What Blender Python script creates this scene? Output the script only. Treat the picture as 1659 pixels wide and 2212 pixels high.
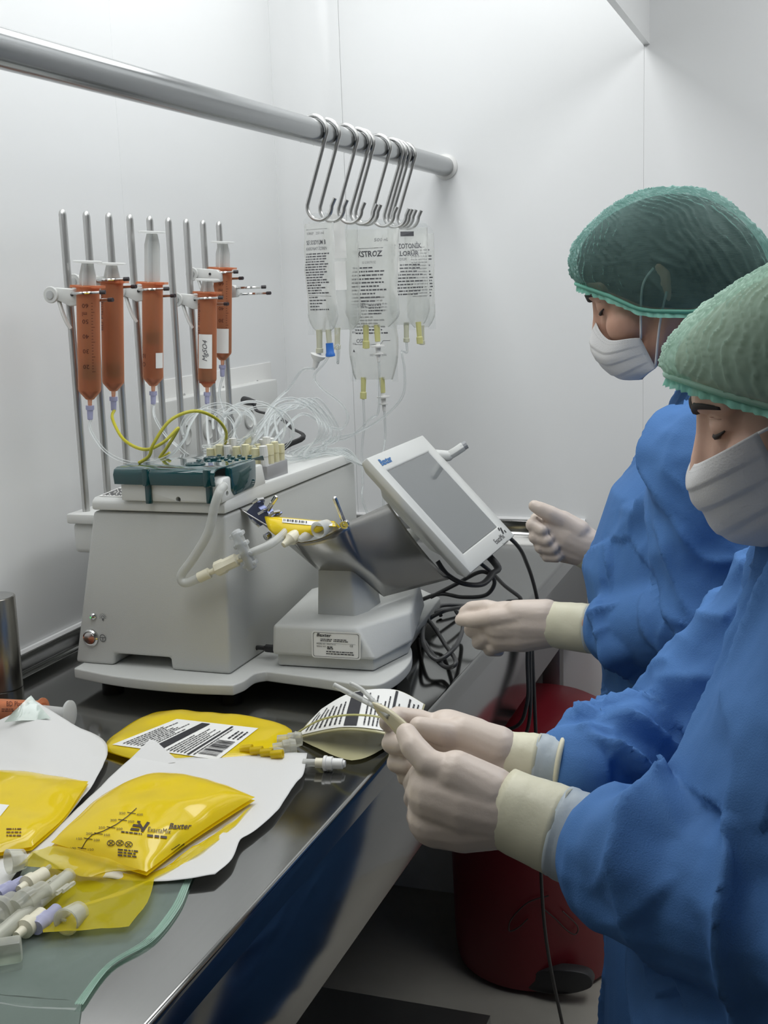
import bpy, bmesh, math, random
from math import sin, cos, pi, radians, sqrt, atan2
from mathutils import Vector, Matrix, noise
V = Vector
for o in list(bpy.data.objects): bpy.data.objects.remove(o, do_unlink=True)
scene = bpy.context.scene
COL = scene.collection

# ---------------------------------------------------------------- camera
FPX = 2655.8
CAM = V((0, 0, 1.46))
PITCH, YAW, ROLL = .18295, .34602, -.0358
_f = V((-sin(YAW)*cos(PITCH), cos(YAW)*cos(PITCH), -sin(PITCH)))
_r = V((cos(YAW), sin(YAW), 0)); _u = _r.cross(_f)
CR = _r*cos(ROLL) + _u*sin(ROLL); CU = -_r*sin(ROLL) + _u*cos(ROLL); CF = _f
cam = bpy.data.cameras.new('camera'); camo = bpy.data.objects.new('camera', cam); COL.objects.link(camo)
cam.sensor_fit = 'VERTICAL'; cam.sensor_height = 36; cam.sensor_width = 27
cam.lens = FPX/2212*36; cam.clip_start = .02
camo.matrix_world = Matrix(((CR.x, CU.x, -CF.x, CAM.x), (CR.y, CU.y, -CF.y, CAM.y), (CR.z, CU.z, -CF.z, CAM.z), (0, 0, 0, 1)))
scene.camera = camo

# ---------------------------------------------------------------- light and exposure
scene.view_settings.view_transform = 'Standard'
scene.view_settings.look = 'None'
scene.view_settings.exposure = 0.0
scene.view_settings.gamma = 1
scene.view_settings.use_curve_mapping = False
world = bpy.data.worlds.new('world'); scene.world = world; world.use_nodes = True
world.node_tree.nodes['Background'].inputs[0].default_value = (.85, .9, 1, 1)
world.node_tree.nodes['Background'].inputs[1].default_value = 0
LAMPS = []   # ceiling panels: (centre, size x, size y, watts)
LAMPS.append((V((-.74, 1.35, 2.395)), .5, 2.2, 15.4, (.98, .995, 1)))
LAMPS.append((V((.40, 1.75, 2.395)), .6, 1.5, 15.6, (.98, .995, 1)))
for i, (c, sx, sy, w, colr) in enumerate(LAMPS):
    nm = ('ceiling_lamp_bench_offscreen', 'ceiling_lamp_room_offscreen')[i]
    l = bpy.data.lights.new(nm, 'AREA'); l.shape = 'RECTANGLE'; l.size = sx; l.size_y = sy
    l.energy = w; l.color = colr
    o = bpy.data.objects.new(nm, l); o.location = c - V((0, 0, .012)); COL.objects.link(o)

# ---------------------------------------------------------------- helpers
def ray(px, py):
    return CR*((px-829.5)/FPX) - CU*((py-1106)/FPX) + CF
def at(px, py, X=None, Y=None, Z=None):
    r = ray(px, py)
    if Y is not None: t = Y/r.y
    elif X is not None: t = X/r.x
    else: t = (Z-CAM.z)/r.z
    return CAM + r*t

MATS = {}
def mat(name, col, rough=.5, metal=0., bump=0., bscale=200., var=.0, vscale=8., alpha=1., coat=0., spec=.5, emit=None, sub=0., stretch=None, trans=0., transl=0.):
    if name in MATS: return MATS[name]
    m = bpy.data.materials.new(name); m.use_nodes = True; nt = m.node_tree; b = nt.nodes['Principled BSDF']
    c4 = (*col, 1)
    b.inputs['Base Color'].default_value = c4; b.inputs['Roughness'].default_value = rough; b.inputs['Metallic'].default_value = metal
    b.inputs['Specular IOR Level'].default_value = spec; b.inputs['Coat Weight'].default_value = coat
    if trans: b.inputs['Transmission Weight'].default_value = trans
    if sub:
        b.inputs['Subsurface Weight'].default_value = sub; b.inputs['Subsurface Radius'].default_value = (.012, .006, .004); b.inputs['Subsurface Scale'].default_value = .5
    if emit:
        b.inputs['Emission Color'].default_value = (*emit[:3], 1); b.inputs['Emission Strength'].default_value = emit[3]
    tc = nt.nodes.new('ShaderNodeTexCoord'); src = tc.outputs['Object']
    if stretch:
        mp = nt.nodes.new('ShaderNodeMapping'); mp.inputs['Scale'].default_value = stretch
        nt.links.new(src, mp.inputs[0]); src = mp.outputs[0]
    if var:
        n = nt.nodes.new('ShaderNodeTexNoise'); n.inputs['Scale'].default_value = vscale; n.inputs['Detail'].default_value = 4
        nt.links.new(src, n.inputs[0])
        mx = nt.nodes.new('ShaderNodeMix'); mx.data_type = 'RGBA'
        mx.inputs[6].default_value = tuple(max(0, v*(1-var)) for v in col)+(1,); mx.inputs[7].default_value = tuple(min(1, v*(1+var)) for v in col)+(1,)
        nt.links.new(n.outputs['Fac'], mx.inputs[0]); nt.links.new(mx.outputs[2], b.inputs['Base Color'])
    if bump:
        n = nt.nodes.new('ShaderNodeTexNoise'); n.inputs['Scale'].default_value = bscale; n.inputs['Detail'].default_value = 3
        nt.links.new(src, n.inputs[0])
        bp = nt.nodes.new('ShaderNodeBump'); bp.inputs['Strength'].default_value = bump; bp.inputs['Distance'].default_value = .002
        nt.links.new(n.outputs['Fac'], bp.inputs['Height']); nt.links.new(bp.outputs[0], b.inputs['Normal'])
    sh = b.outputs[0]
    if transl:
        tl_ = nt.nodes.new('ShaderNodeBsdfTranslucent'); tl_.inputs[0].default_value = c4; mt = nt.nodes.new('ShaderNodeMixShader'); mt.inputs[0].default_value = transl
        nt.links.new(sh, mt.inputs[1]); nt.links.new(tl_.outputs[0], mt.inputs[2]); sh = mt.outputs[0]
        nt.links.new(sh, nt.nodes['Material Output'].inputs[0])
    if alpha < 1:
        out = nt.nodes['Material Output']; tr = nt.nodes.new('ShaderNodeBsdfTransparent'); mx = nt.nodes.new('ShaderNodeMixShader')
        tint = tuple(.5+.5*v for v in col) if alpha > .05 else (1, 1, 1)
        tr.inputs[0].default_value = (*tint, 1)
        fr = nt.nodes.new('ShaderNodeFresnel'); fr.inputs[0].default_value = 1.35
        ad = nt.nodes.new('ShaderNodeMath'); ad.operation = 'ADD'; ad.use_clamp = True; ad.inputs[1].default_value = alpha
        nt.links.new(fr.outputs[0], ad.inputs[0]); nt.links.new(ad.outputs[0], mx.inputs[0])
        nt.links.new(tr.outputs[0], mx.inputs[1]); nt.links.new(sh, mx.inputs[2]); nt.links.new(mx.outputs[0], out.inputs[0])
    MATS[name] = m
    return m

WLOC = {}
def _put(name, me, m, parent, smooth):
    vs = me.vertices
    if len(vs):
        lo = V((min(v.co.x for v in vs), min(v.co.y for v in vs), min(v.co.z for v in vs)))
        hi = V((max(v.co.x for v in vs), max(v.co.y for v in vs), max(v.co.z for v in vs)))
    else: lo = hi = V((0, 0, 0))
    c = V(((lo.x+hi.x)/2, (lo.y+hi.y)/2, lo.z))
    me.transform(Matrix.Translation(-c))
    o = bpy.data.objects.new(name, me); COL.objects.link(o)
    if m: me.materials.append(m)
    if smooth:
        me.polygons.foreach_set('use_smooth', [True]*len(me.polygons))
        if smooth != 2: me.set_sharp_from_angle(angle=radians(35))
    WLOC[o] = c
    if parent: o.parent = parent; o.location = c - WLOC[parent]
    else: o.location = c
    return o
def tag(o, label, cat, group=None):
    o['label'] = label; o['category'] = cat
    if group: o['group'] = group
    return o
def struct(o, label=None):
    o['kind'] = 'structure'
    if label: o['label'] = label
    return o
def thing(name, label, cat, loc, group=None):
    o = bpy.data.objects.new(name, None); o.empty_display_size = .05; COL.objects.link(o); o.location = loc; WLOC[o] = V(loc)
    return tag(o, label, cat, group)

def frame(d):
    d = V(d).normalized(); a = V((0, 0, 1)) if abs(d.z) < .9 else V((1, 0, 0))
    x = a.cross(d).normalized(); return x, d.cross(x)

class MB:
    """collects shapes in world coordinates and links them as one mesh object"""
    def __init__(s): s.bm = bmesh.new()
    def poly(s, pts):
        return s.bm.faces.new([s.bm.verts.new(p) for p in pts])
    def box(s, c, size, rot=None, ax=None):
        c = V(c); h = V(size)/2; vs = []
        for sx in (-1, 1):
            for sy in (-1, 1):
                for sz in (-1, 1):
                    p = V((sx*h.x, sy*h.y, sz*h.z))
                    if ax: p = ax[0]*p.x + ax[1]*p.y + ax[2]*p.z
                    elif rot: p = rot @ p
                    vs.append(s.bm.verts.new(c+p))
        for f in ((0, 1, 3, 2), (4, 6, 7, 5), (0, 4, 5, 1), (2, 3, 7, 6), (0, 2, 6, 4), (1, 5, 7, 3)):
            s.bm.faces.new([vs[i] for i in f])
        return s
    def bb(s, x0, x1, y0, y1, z0, z1): return s.box(((x0+x1)/2, (y0+y1)/2, (z0+z1)/2), (x1-x0, y1-y0, z1-z0))
    def rings(s, rings, cap0=True, cap1=True, closed=False):
        R = [[s.bm.verts.new(p) for p in r] for r in rings]; n = len(R[0])
        pairs = list(zip(R, R[1:])) + ([(R[-1], R[0])] if closed else [])
        for a, b in pairs:
            for i in range(n):
                j = (i+1) % n
                try: s.bm.faces.new((a[i], a[j], b[j], b[i]))
                except ValueError: pass
        if not closed:
            if cap0: s.bm.faces.new(list(reversed(R[0])))
            if cap1: s.bm.faces.new(R[-1])
        return s
    def cyl(s, p0, p1, r, r1=None, seg=16, cap=True):
        p0 = V(p0); p1 = V(p1); r1 = r if r1 is None else r1; x, y = frame(p1-p0)
        f = lambda c, q: [c + x*(q*cos(2*pi*i/seg)) + y*(q*sin(2*pi*i/seg)) for i in range(seg)]
        return s.rings([f(p0, r), f(p1, r1)], cap, cap)
    def lathe(s, p0, d, prof, seg=20, cap=True):
        """prof: (distance along d, radius)"""
        p0 = V(p0); d = V(d).normalized(); x, y = frame(d)
        return s.rings([[p0+d*h + x*(max(r, 1e-5)*cos(2*pi*i/seg)) + y*(max(r, 1e-5)*sin(2*pi*i/seg)) for i in range(seg)] for h, r in prof], cap, cap)
    def tube(s, pts, r, seg=8, closed=False, cap=True, flat=None):
        pts = [V(p) for p in pts]; n = len(pts); rr = r if isinstance(r, (list, tuple)) else [r]*n
        rings = []; px = None
        for i, p in enumerate(pts):
            if closed: d = pts[(i+1) % n]-pts[i-1]
            else: d = pts[min(i+1, n-1)]-pts[max(i-1, 0)]
            d.normalize()
            if px is None: px = frame(d)[0]
            px = (px - d*px.dot(d)).normalized(); py = d.cross(px)
            fl = flat or 1
            rings.append([p + px*(rr[i]*cos(2*pi*k/seg)) + py*(rr[i]*fl*sin(2*pi*k/seg)) for k in range(seg)])
        return s.rings(rings, cap, cap, closed)
    def prism(s, pts, d):
        """flat polygon pts extruded by vector d"""
        d = V(d); pts = [V(p) for p in pts]
        return s.rings([pts, [p+d for p in pts]])
    def grid(s, fn, nu, nv):
        G = [[s.bm.verts.new(fn(i/nu, j/nv)) for j in range(nv+1)] for i in range(nu+1)]
        for i in range(nu):
            for j in range(nv): s.bm.faces.new((G[i][j], G[i+1][j], G[i+1][j+1], G[i][j+1]))
        return s
    def ball(s, c, r, seg=14, rad=None, rot=None):
        c = V(c); rad = V(rad) if rad else V((r, r, r)); n = seg//2
        rings = []
        for i in range(n+1):
            t = -pi/2 + pi*i/n; q = max(cos(t), 1e-4)
            ring = []
            for k in range(seg):
                p = V((rad.x*q*cos(2*pi*k/seg), rad.y*q*sin(2*pi*k/seg), rad.z*sin(t)))
                ring.append(c + (rot @ p if rot else p))
            rings.append(ring)
        return s.rings(rings)
    def capsule(s, pts, rr, seg=14):
        pts = [V(p) for p in pts]
        rr = rr if isinstance(rr, (list, tuple)) else [rr]*len(pts)
        s.tube(pts, list(rr), seg)
        for p, r in zip(pts, rr): s.ball(p, r, seg)
        return s
    def make(s, name, m, parent=None, smooth=True, bevel=0, bseg=2, solid=0, sub=0, norm=True, remesh=0, smoothit=0):
        if norm: bmesh.ops.recalc_face_normals(s.bm, faces=s.bm.faces)
        me = bpy.data.meshes.new(name); s.bm.to_mesh(me); s.bm.free()
        if bevel or solid or sub or remesh or smoothit:
            t = bpy.data.objects.new('tmp', me); COL.objects.link(t)
            if solid: k = t.modifiers.new('s', 'SOLIDIFY'); k.thickness = solid; k.offset = 0
            if bevel: k = t.modifiers.new('b', 'BEVEL'); k.width = bevel; k.segments = bseg; k.limit_method = 'ANGLE'; k.angle_limit = radians(35)
            if remesh: k = t.modifiers.new('r', 'REMESH'); k.mode = 'VOXEL'; k.voxel_size = remesh
            if smoothit: k = t.modifiers.new('m', 'SMOOTH'); k.factor = .5; k.iterations = smoothit
            if sub: k = t.modifiers.new('u', 'SUBSURF'); k.levels = sub; k.render_levels = sub
            dg = bpy.context.evaluated_depsgraph_get(); me2 = bpy.data.meshes.new_from_object(t.evaluated_get(dg))
            bpy.data.objects.remove(t); bpy.data.meshes.remove(me); me = me2; me.name = name
            me.materials.clear()
        return _put(name, me, m, parent, smooth)

def spline(pts, n=8, closed=False):
    """Catmull-Rom through pts"""
    P = [V(p) for p in pts]; out = []; N = len(P)
    rng = N if closed else N-1
    for i in range(rng):
        if closed: a, b, c, d = P[i-1], P[i], P[(i+1) % N], P[(i+2) % N]
        else: a, b, c, d = P[max(i-1, 0)], P[i], P[i+1], P[min(i+2, N-1)]
        for k in range(n):
            t = k/n; out.append(.5*((2*b)+(c-a)*t+(2*a-5*b+4*c-d)*t*t+(3*b-a-3*c+d)*t**3))
    if not closed: out.append(P[-1])
    return out

_TX = {}
def text2d(body, bold=0.):
    key = (body, bold)
    if key not in _TX:
        cu = bpy.data.curves.new('t', 'FONT'); cu.body = body; cu.size = 1; cu.resolution_u = 2; cu.offset = bold
        o = bpy.data.objects.new('t', cu); COL.objects.link(o)
        dg = bpy.context.evaluated_depsgraph_get(); me = bpy.data.meshes.new_from_object(o.evaluated_get(dg))
        vs = [(v.co.x, v.co.y) for v in me.vertices]; fs = [tuple(p.vertices) for p in me.polygons]
        bpy.data.objects.remove(o); bpy.data.meshes.remove(me); bpy.data.curves.remove(cu)
        w = max((v[0] for v in vs), default=1)
        _TX[key] = (vs, fs, w)
    return _TX[key]
def put_text(mb, body, fn, x, y, size, width=None, bold=0., flip=False, shear=0.):
    """letters laid on a surface: fn(x, y) gives the point; (x, y) is the left end of the baseline"""
    vs, fs, w = text2d(body, bold)
    kx = size if width is None else width/w
    vv = []
    for a, b in vs:
        b2 = b*size; a2 = a*kx + shear*b2
        if flip: a2, b2 = w*kx-a2, -b2
        vv.append(mb.bm.verts.new(fn(x+a2, y+b2)))
    for f in fs:
        try: mb.bm.faces.new([vv[i] for i in f])
        except ValueError: pass
def words(mb, rnd, fn, x0, x1, y0, y1, line, h, fill=.85, wmin=.5, wmax=2.5):
    """rows of word-like dashes for print too small to read"""
    y = y1
    while y > y0:
        x = x0; end = x0+(x1-x0)*rnd.uniform(fill*.75, 1)
        while x < end:
            w = min(rnd.uniform(wmin, wmax)*h*1.6, x1-x)
            if w > h*.3: mb.poly([fn(x, y-h), fn(x+w, y-h), fn(x+w, y), fn(x, y)])
            x += w+h*.6
        y -= line
def bars(mb, rnd, fn, x0, x1, y0, y1, n=28):
    x = x0; w = (x1-x0)/n
    while x < x1:
        k = w*rnd.choice((.4, .6, 1, 1.4)); mb.poly([fn(x, y0), fn(min(x+k, x1), y0), fn(min(x+k, x1), y1), fn(x, y1)]); x += k + w*rnd.choice((.5, .8, 1.2))
def plane_fn(o, r, u, n=None, off=.0006):
    o = V(o); r = V(r).normalized(); u = V(u).normalized(); n = r.cross(u) if n is None else V(n)
    return lambda x, y: o + r*x + u*y + n*off

# ---------------------------------------------------------------- materials
WALL = mat('wall_panel_white', (.80, .81, .81), .22, bump=.015, bscale=30, var=.01)
PLG = mat('grey_plastic', (.56, .57, .55), .45, bump=.12, bscale=900, var=.02)
PLL = mat('light_grey_plastic', (.70, .71, .69), .4, bump=.08, bscale=900, var=.02)
PLD = mat('dark_plastic', (.03, .03, .032), .45, var=.1)
STEEL = mat('brushed_steel', (.28, .28, .272), .11, 1, bump=.006, bscale=60, stretch=(40, 1, 40), var=.04)
CHROME = mat('polished_steel', (.62, .62, .61), .14, 1, var=.02)
WIRE = mat('hook_wire', (.55, .55, .54), .3, 1, var=.03)
INK = mat('black_print', (.02, .02, .025), .6)
INKG = mat('grey_print', (.1, .1, .11), .6)
PAPER = mat('label_paper', (.82, .82, .79), .6, var=.015)
WHITEP = mat('white_plastic', (.78, .78, .76), .35, var=.01)
CREAM = mat('cream_plastic', (.78, .74, .58), .35, var=.02)
CLEAR = mat('clear_tube', (.86, .88, .88), .08, alpha=.10, var=.02, transl=.4)
from mathutils.bvhtree import BVHTree
def decal(*objs, off=.0007):
    """f(px, -py): the point of the surfaces seen there, lifted by a hair"""
    trees = []
    for o in objs:
        me = o.data; w = WLOC[o]; trees.append(BVHTree.FromPolygons([v.co + w for v in me.vertices], [tuple(p.vertices) for p in me.polygons]))
    def f(x, y):
        d = ray(x, -y).normalized(); best = None
        for t in trees:
            h = t.ray_cast(CAM, d)
            if h[0] is not None and (best is None or h[3] < best[3]): best = h
        if best is None: 
            for t in trees:
                h = t.find_nearest(CAM + d*((WLOC[objs[0]]-CAM).length)); best = (h[0], h[1], 0, 0)
        n = best[1] if best[1].dot(d) < 0 else -best[1]
        return best[0] + n*off - d*off*.5
    return f
def pl(f, pts): return [f(x, -y) for x, y in pts]
# ================================================================ the room
XW, YB, ZC = -1.135, 2.65, 2.4
XR, YN = 3.2, -3.2
RND = random.Random(3)
fl = struct(MB().bb(XW-.1, XR+.1, YN-.1, YB+.1, -.1, 0).make('floor', mat('vinyl_floor', (.40, .385, .34), .35, bump=.05, bscale=40, var=.06, vscale=30)))
ce = struct(MB().bb(XW-.1, XR+.1, YN-.1, YB+.1, ZC, ZC+.1).make('ceiling', mat('ceiling_white', (.8, .8, .8), .5, var=.01)))
# left wall: a backing with panels whose joints stay open by a millimetre
wl = struct(MB().bb(XW-.1, XW-.0015, YN-.1, YB+.1, 0, ZC).make('wall_left', WALL))
for a, b in ((YN, -2.2), (-2.1997, -.85), (-.8497, .55), (.5503, 1.891), (1.8913, 2.5347)):
    MB().bb(XW-.0015, XW, a, b, 0, ZC).make('panel', WALL, wl, bevel=.0004, bseg=1)
wb = struct(MB().bb(XW-.1, XR+.1, YB+.0015, YB+.1, 0, ZC).make('wall_back', WALL))
for a, b in ((-1.0197, -.3603), (-.36, .62), (.6203, 1.9), (1.9003, XR)):
    MB().bb(a, b, YB, YB+.0015, 0, ZC).make('panel', WALL, wb, bevel=.0004, bseg=1)
struct(MB().bb(XR, XR+.1, YN, YB, 0, ZC).make('wall_right', WALL))
struct(MB().bb(XW, XR, YN-.1, YN, 0, ZC).make('wall_front', WALL))
# coved corner strip between the left and the back wall
def cove():
    r = .115; cx, cy = XW+r, YB-r; m = MB(); prof = []
    prof.append((XW-.001, cy)); prof.append((XW+.0012, cy))
    for i in range(0, 13):
        a = pi + (-pi/2)*i/12
        prof.append((cx+(r-.0015)*cos(a), cy+(r-.0015)*sin(a)))
    prof.append((cx, YB+.001)); prof.append((XW-.001, YB+.001))
    m.prism([V((x, y, 0)) for x, y in prof], (0, 0, ZC))
    return struct(m.make('trim_1', WALL))
cove()
# header panel hanging from the ceiling along the open front of the work zone
XH, ZH = -.361, 1.918
hd = struct(MB().bb(XH, XH+.011, YN, YB, ZH+.012, ZC).make('trim_2', WALL), 'white header panel hanging from the ceiling')
MB().bb(XH-.001, XH+.012, YN, YB, ZH, ZH+.0125).make('edge_strip', WALL, hd)
# ceiling light panels
for i, (c, sx, sy, w, colr) in enumerate(LAMPS):
    t = thing('ceiling_light', ('long flat ceiling light above the workbench', 'flat ceiling light over the standing area')[i], 'ceiling light', (c.x, c.y, c.z-.012))
    MB().bb(c.x-sx/2-.02, c.x+sx/2+.02, c.y-sy/2-.02, c.y+sy/2+.02, c.z-.008, c.z+.006).make('frame', WHITEP, t)
    MB().bb(c.x-sx/2, c.x+sx/2, c.y-sy/2, c.y+sy/2, c.z-.011, c.z-.008).make('diffuser', mat('lamp_diffuser', (.9, .9, .9), .4), t)

# ================================================================ workbench
XE, ZB = -.48, .90
bench = thing('steel_workbench', 'long stainless steel workbench with folded apron along the white wall', 'workbench', ((XW+XE)/2, 1.2, 0))
BY0 = -.4
m = MB()
prof = [(XW+.001, ZB-.03), (XW+.001, ZB)] + [(XE-.006, ZB)] + [(XE-.006+.006*sin(a*pi/8), ZB-.006+.006*cos(a*pi/8)) for a in range(1, 5)] + [(XE, ZB-.03)]
m.prism([V((x, BY0, z)) for x, z in prof], (0, YB-.001-BY0, 0))
m.make('worktop', STEEL, bench)
MB().bb(XE-.0185, XE-.0005, BY0+.001, YB-.004, .732, ZB-.028).make('apron', STEEL, bench, bevel=.002)
def upstand(pts, ext):
    return MB().prism(pts, ext).make('upstand', STEEL, bench, bevel=.003)
upstand([V((XW+.0005, BY0, ZB-.001)), V((XW+.016, BY0, ZB-.001)), V((XW+.011, BY0, ZB+.004)), V((XW+.009, BY0, ZB+.028)), V((XW+.0005, BY0, ZB+.028))], (0, YB-BY0-.002, 0))
upstand([V((XW+.01, YB-.0005, ZB-.001)), V((XW+.01, YB-.016, ZB-.001)), V((XW+.01, YB-.011, ZB+.004)), V((XW+.01, YB-.009, ZB+.03)), V((XW+.01, YB-.0005, ZB+.03))], (XE-XW-.012, 0, 0))
DST = mat('leg_steel', (.28, .28, .272), .4, 1, var=.03)
for x in (XE-.07, XW+.06):
    for y in (-.3, .72, 2.6):
        MB().bb(x-.02, x+.02, y-.02, y+.02, 0, ZB-.03).make('leg', DST, bench, bevel=.003)
MB().bb(XW+.03, XE-.04, BY0+.02, 1.9, .16, .19).make('lower_shelf', DST, bench)
# sealant bead where the upstand meets the wall
sl = mat('sealant', (.8, .8, .8), .5)
MB().tube([(XW+.004, BY0+.01, ZB+.031), (XW+.004, YB-.12, ZB+.031)], .005, 6).make('sealant_bead', sl, bench)
MB().tube([(XW+.11, YB-.004, ZB+.033), (XE-.004, YB-.004, ZB+.033)], .005, 6).make('sealant_bead', sl, bench)

# ================================================================ rail
rail = thing('hanging_rail', 'thick brushed metal rail running along the bench to the wall', 'rail', (-.785, 1.2, 1.685))
RZ, RX, RR = 1.706, -.785, .0205
MB().cyl((RX, YN+.01, RZ), (RX, YB-.004, RZ), RR, seg=40).make('bar', mat('rail_metal', (.36, .37, .375), .19, 1, var=.02), rail)
MB().lathe((RX, YB-.0005, RZ), (0, -1, 0), [(0, .027), (.003, .027), (.006, .024), (.008, .0205)], 32).make('wall_flange', WHITEP, rail)

# ================================================================ waste bin
bc = V((-.56, 2.44, 0))
RED = mat('red_plastic', (.18, .010, .018), .35, bump=.05, bscale=60, var=.08)
bn = thing('waste_bin', 'dark red round waste bin with black pedal on the floor', 'waste bin', bc)
MB().lathe(bc, (0, 0, 1), [(.002, .15), (.012, .170), (.05, .176), (.50, .185), (.502, .18)], 48).make('body', RED, bn)
MB().lathe(bc+V((0, 0, .50)), (0, 0, 1), [(0, .19), (.035, .19), (.05, .185), (.075, .14), (.085, .05), (.086, .001)], 48).make('lid', RED, bn)
pd = MB().prism(spline([at(1140, 2135, Y=2.27), at(1150, 2103, Y=2.27), at(1208, 2096, Y=2.26), at(1268, 2106, Y=2.27), at(1275, 2135, Y=2.27), at(1208, 2150, Y=2.26)], 6, True), (0, .03, 0))
pd.make('pedal', PLD, bn, bevel=.003)
for s in (0, 1):
    a = [(1185, 1935), (1140, 1950), (1105, 1985), (1100, 2010), (1118, 2005), (1140, 1985)] if s == 0 else [(1170, 1960), (1200, 1985), (1225, 2010), (1243, 2018), (1247, 2000), (1215, 1968)]
    def onbin(p):
        r = ray(*p); d = r.xy; o2 = CAM.xy - bc.xy; A = d.dot(d); B = o2.dot(d); C = o2.dot(o2)-.186**2
        D = B*B-A*C; t = (-B-sqrt(max(D, 0)))/A; return CAM + r*t
    MB().tube(spline([onbin(p) for p in a], 8), .0015, 6).make('handle_wire', mat('dull_wire', (.12, .1, .1), .4, 1), bn)
# ================================================================ compounding pump
ZP = .936
mach = thing('compounder_pump', 'grey box-shaped compounding pump with teal cover on curved base plate', 'medical pump', (-.88, 1.7, ZB))
def arc(pts, n=6): return spline(pts, n)
outl = []
L = lambda px, py: at(px, py, Z=ZP)
front = spline([L(159, 1443), L(240, 1459), L(330, 1470), L(420, 1477), L(503, 1480)], 6)
mid = spline([L(503, 1480), L(528, 1470), L(550, 1455), L(575, 1450)], 5)[1:]
fr2 = spline([L(575, 1450), L(690, 1465), L(800, 1480), L(850, 1463), L(884, 1432), L(890, 1405), L(880, 1385)], 6)[1:]
outl = front + mid + fr2 + [V((-.60, 1.93, ZP)), V((-.66, 1.99, ZP)), V((-1.0, 1.99, ZP)), V((-1.02, 1.96, ZP))]
MB().prism([p-V((0, 0, .015)) for p in outl], (0, 0, .015)).make('base_plate', PLG, mach, bevel=.004, bseg=3)
for x, y in ((-.975, 1.50), (-.78, 1.50), (-.58, 1.60), (-.97, 1.92), (-.68, 1.92)):
    MB().lathe((x, y, ZB), (0, 0, 1), [(0, .014), (.003, .016), (.0215, .016)], 20).make('foot', PLD, mach)
# body with the notch in its front skirt
zt = 1.158
def fy(z): return 1.463 + (z-ZP)/(zt-ZP)*.015
poly = [(-1.012, ZP), (-.948, ZP), (-.946, ZP+.017), (-.856, ZP+.017), (-.854, ZP), (-.762, ZP), (-.764, zt), (-.972, zt)]
m = MB()
r0 = [V((x, fy(z), z)) for x, z in poly]
m.rings([r0, [V((p.x, 1.978, p.z)) for p in r0]])
m.make('body', PLG, mach, bevel=.005, bseg=3)
# lid: wedge with a low left shelf, chamfered rear edge
m = MB()
sect = [(1.474, 1.1605), (1.474, 1.173), (1.482, 1.178), (1.58, 1.183), (1.921, 1.178), (1.978, 1.1605)]
m.prism([V((-.971, y, z)) for y, z in sect], (.210, 0, 0))
m.make('lid', PLL, mach, bevel=.003, bseg=2)
# raised pump head block with slots
m = MB(); sect = [(1.468, 1.176), (1.468, 1.203), (1.476, 1.209), (1.60, 1.211), (1.61, 1.18)]
m.prism([V((-.918, y, z)) for y, z in sect], (.157, 0, 0))
hb = m.make('pump_head', PLL, mach, bevel=.003, bseg=2)
# two real screw holes bored into the block, a screw sunk in each
def bore(o, c, d, r, depth):
    cb_ = MB().cyl(V(c)-V(d)*.004-WLOC[o], V(c)+V(d)*depth-WLOC[o], r, seg=20); bmesh.ops.recalc_face_normals(cb_.bm, faces=cb_.bm.faces)
    cm = bpy.data.meshes.new('cut'); cb_.bm.to_mesh(cm); cb_.bm.free(); co = bpy.data.objects.new('cut', cm); COL.objects.link(co)
    t_ = bpy.data.objects.new('tmp', o.data.copy()); COL.objects.link(t_)
    k = t_.modifiers.new('c', 'BOOLEAN'); k.operation = 'DIFFERENCE'; k.object = co; k.solver = 'EXACT'
    dg = bpy.context.evaluated_depsgraph_get(); me = bpy.data.meshes.new_from_object(t_.evaluated_get(dg))
    if len(me.polygons) > 6: o.data = me
    bpy.data.objects.remove(t_); bpy.data.objects.remove(co)
for c, d in ((at(385, 1079, Y=1.468), V((0, 1, 0))), (at(491, 1066, X=-.761), V((-1, 0, 0)))):
    bore(hb, c, d, .0038, .016)
    MB().cyl(c+d*.0155, c+d*.012, .0034, seg=14).make('screw', CHROME, hb)
# teal valve cover, one bent translucent sheet with discs and bumps
TEAL = mat('teal_plastic', (.003, .062, .068), .06, alpha=.8, coat=1., var=.1, vscale=20)
def teal_top(y): return 1.2235 - (y-1.468)*.02
m = MB(); x0, x1 = -.924, -.768
pr = [(1.4625, 1.200), (1.4605, 1.214), (1.464, 1.221), (1.472, 1.2235), (1.50, 1.2233), (1.56, 1.222), (1.618, 1.2208), (1.622, 1.213)]
inn = [(1.6195, 1.213), (1.616, 1.2185), (1.56, 1.2195), (1.50, 1.2206), (1.4735, 1.221), (1.4665, 1.219), (1.4635, 1.2135), (1.4655, 1.200)]
m.prism([V((x0, y, z)) for y, z in pr+inn], (x1-x0, 0, 0))
tl = m.make('valve_cover', TEAL, mach, bevel=.0006, bseg=1)
m = MB(); ypr = [(1.495, 1.2215), (1.495, 1.190), (1.503, 1.181), (1.565, 1.183), (1.573, 1.191), (1.575, 1.2215)]
m.prism([V((-.7695, y, z)) for y, z in ypr], (.011, 0, 0)); m.make('side_flap', TEAL, tl, bevel=.003)
TEALD = mat('dark_teal_plastic', (.01, .05, .055), .15, var=.05)
for px, py, r in ((422, 1003, .014), (456, 990, .011)):
    c = at(px, py, Z=1.2235); MB().lathe(c-V((0, 0, .002)), (0, 0, 1), [(0, r), (.003, r), (.0042, r*.85), (.0042, r*.5), (.003, r*.45)], 24).make('disc', TEALD, tl)
for i in range(4):
    for j in range(4):
        c = V((-.835+i*.0165+j*.002, 1.545+j*.0175, 1.2215)); MB().lathe(c, (0, 0, 1), [(0, .0034), (.0018, .0034), (.0028, .0022), (.003, .0008)], 12).make('bump', TEAL, tl)
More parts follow.
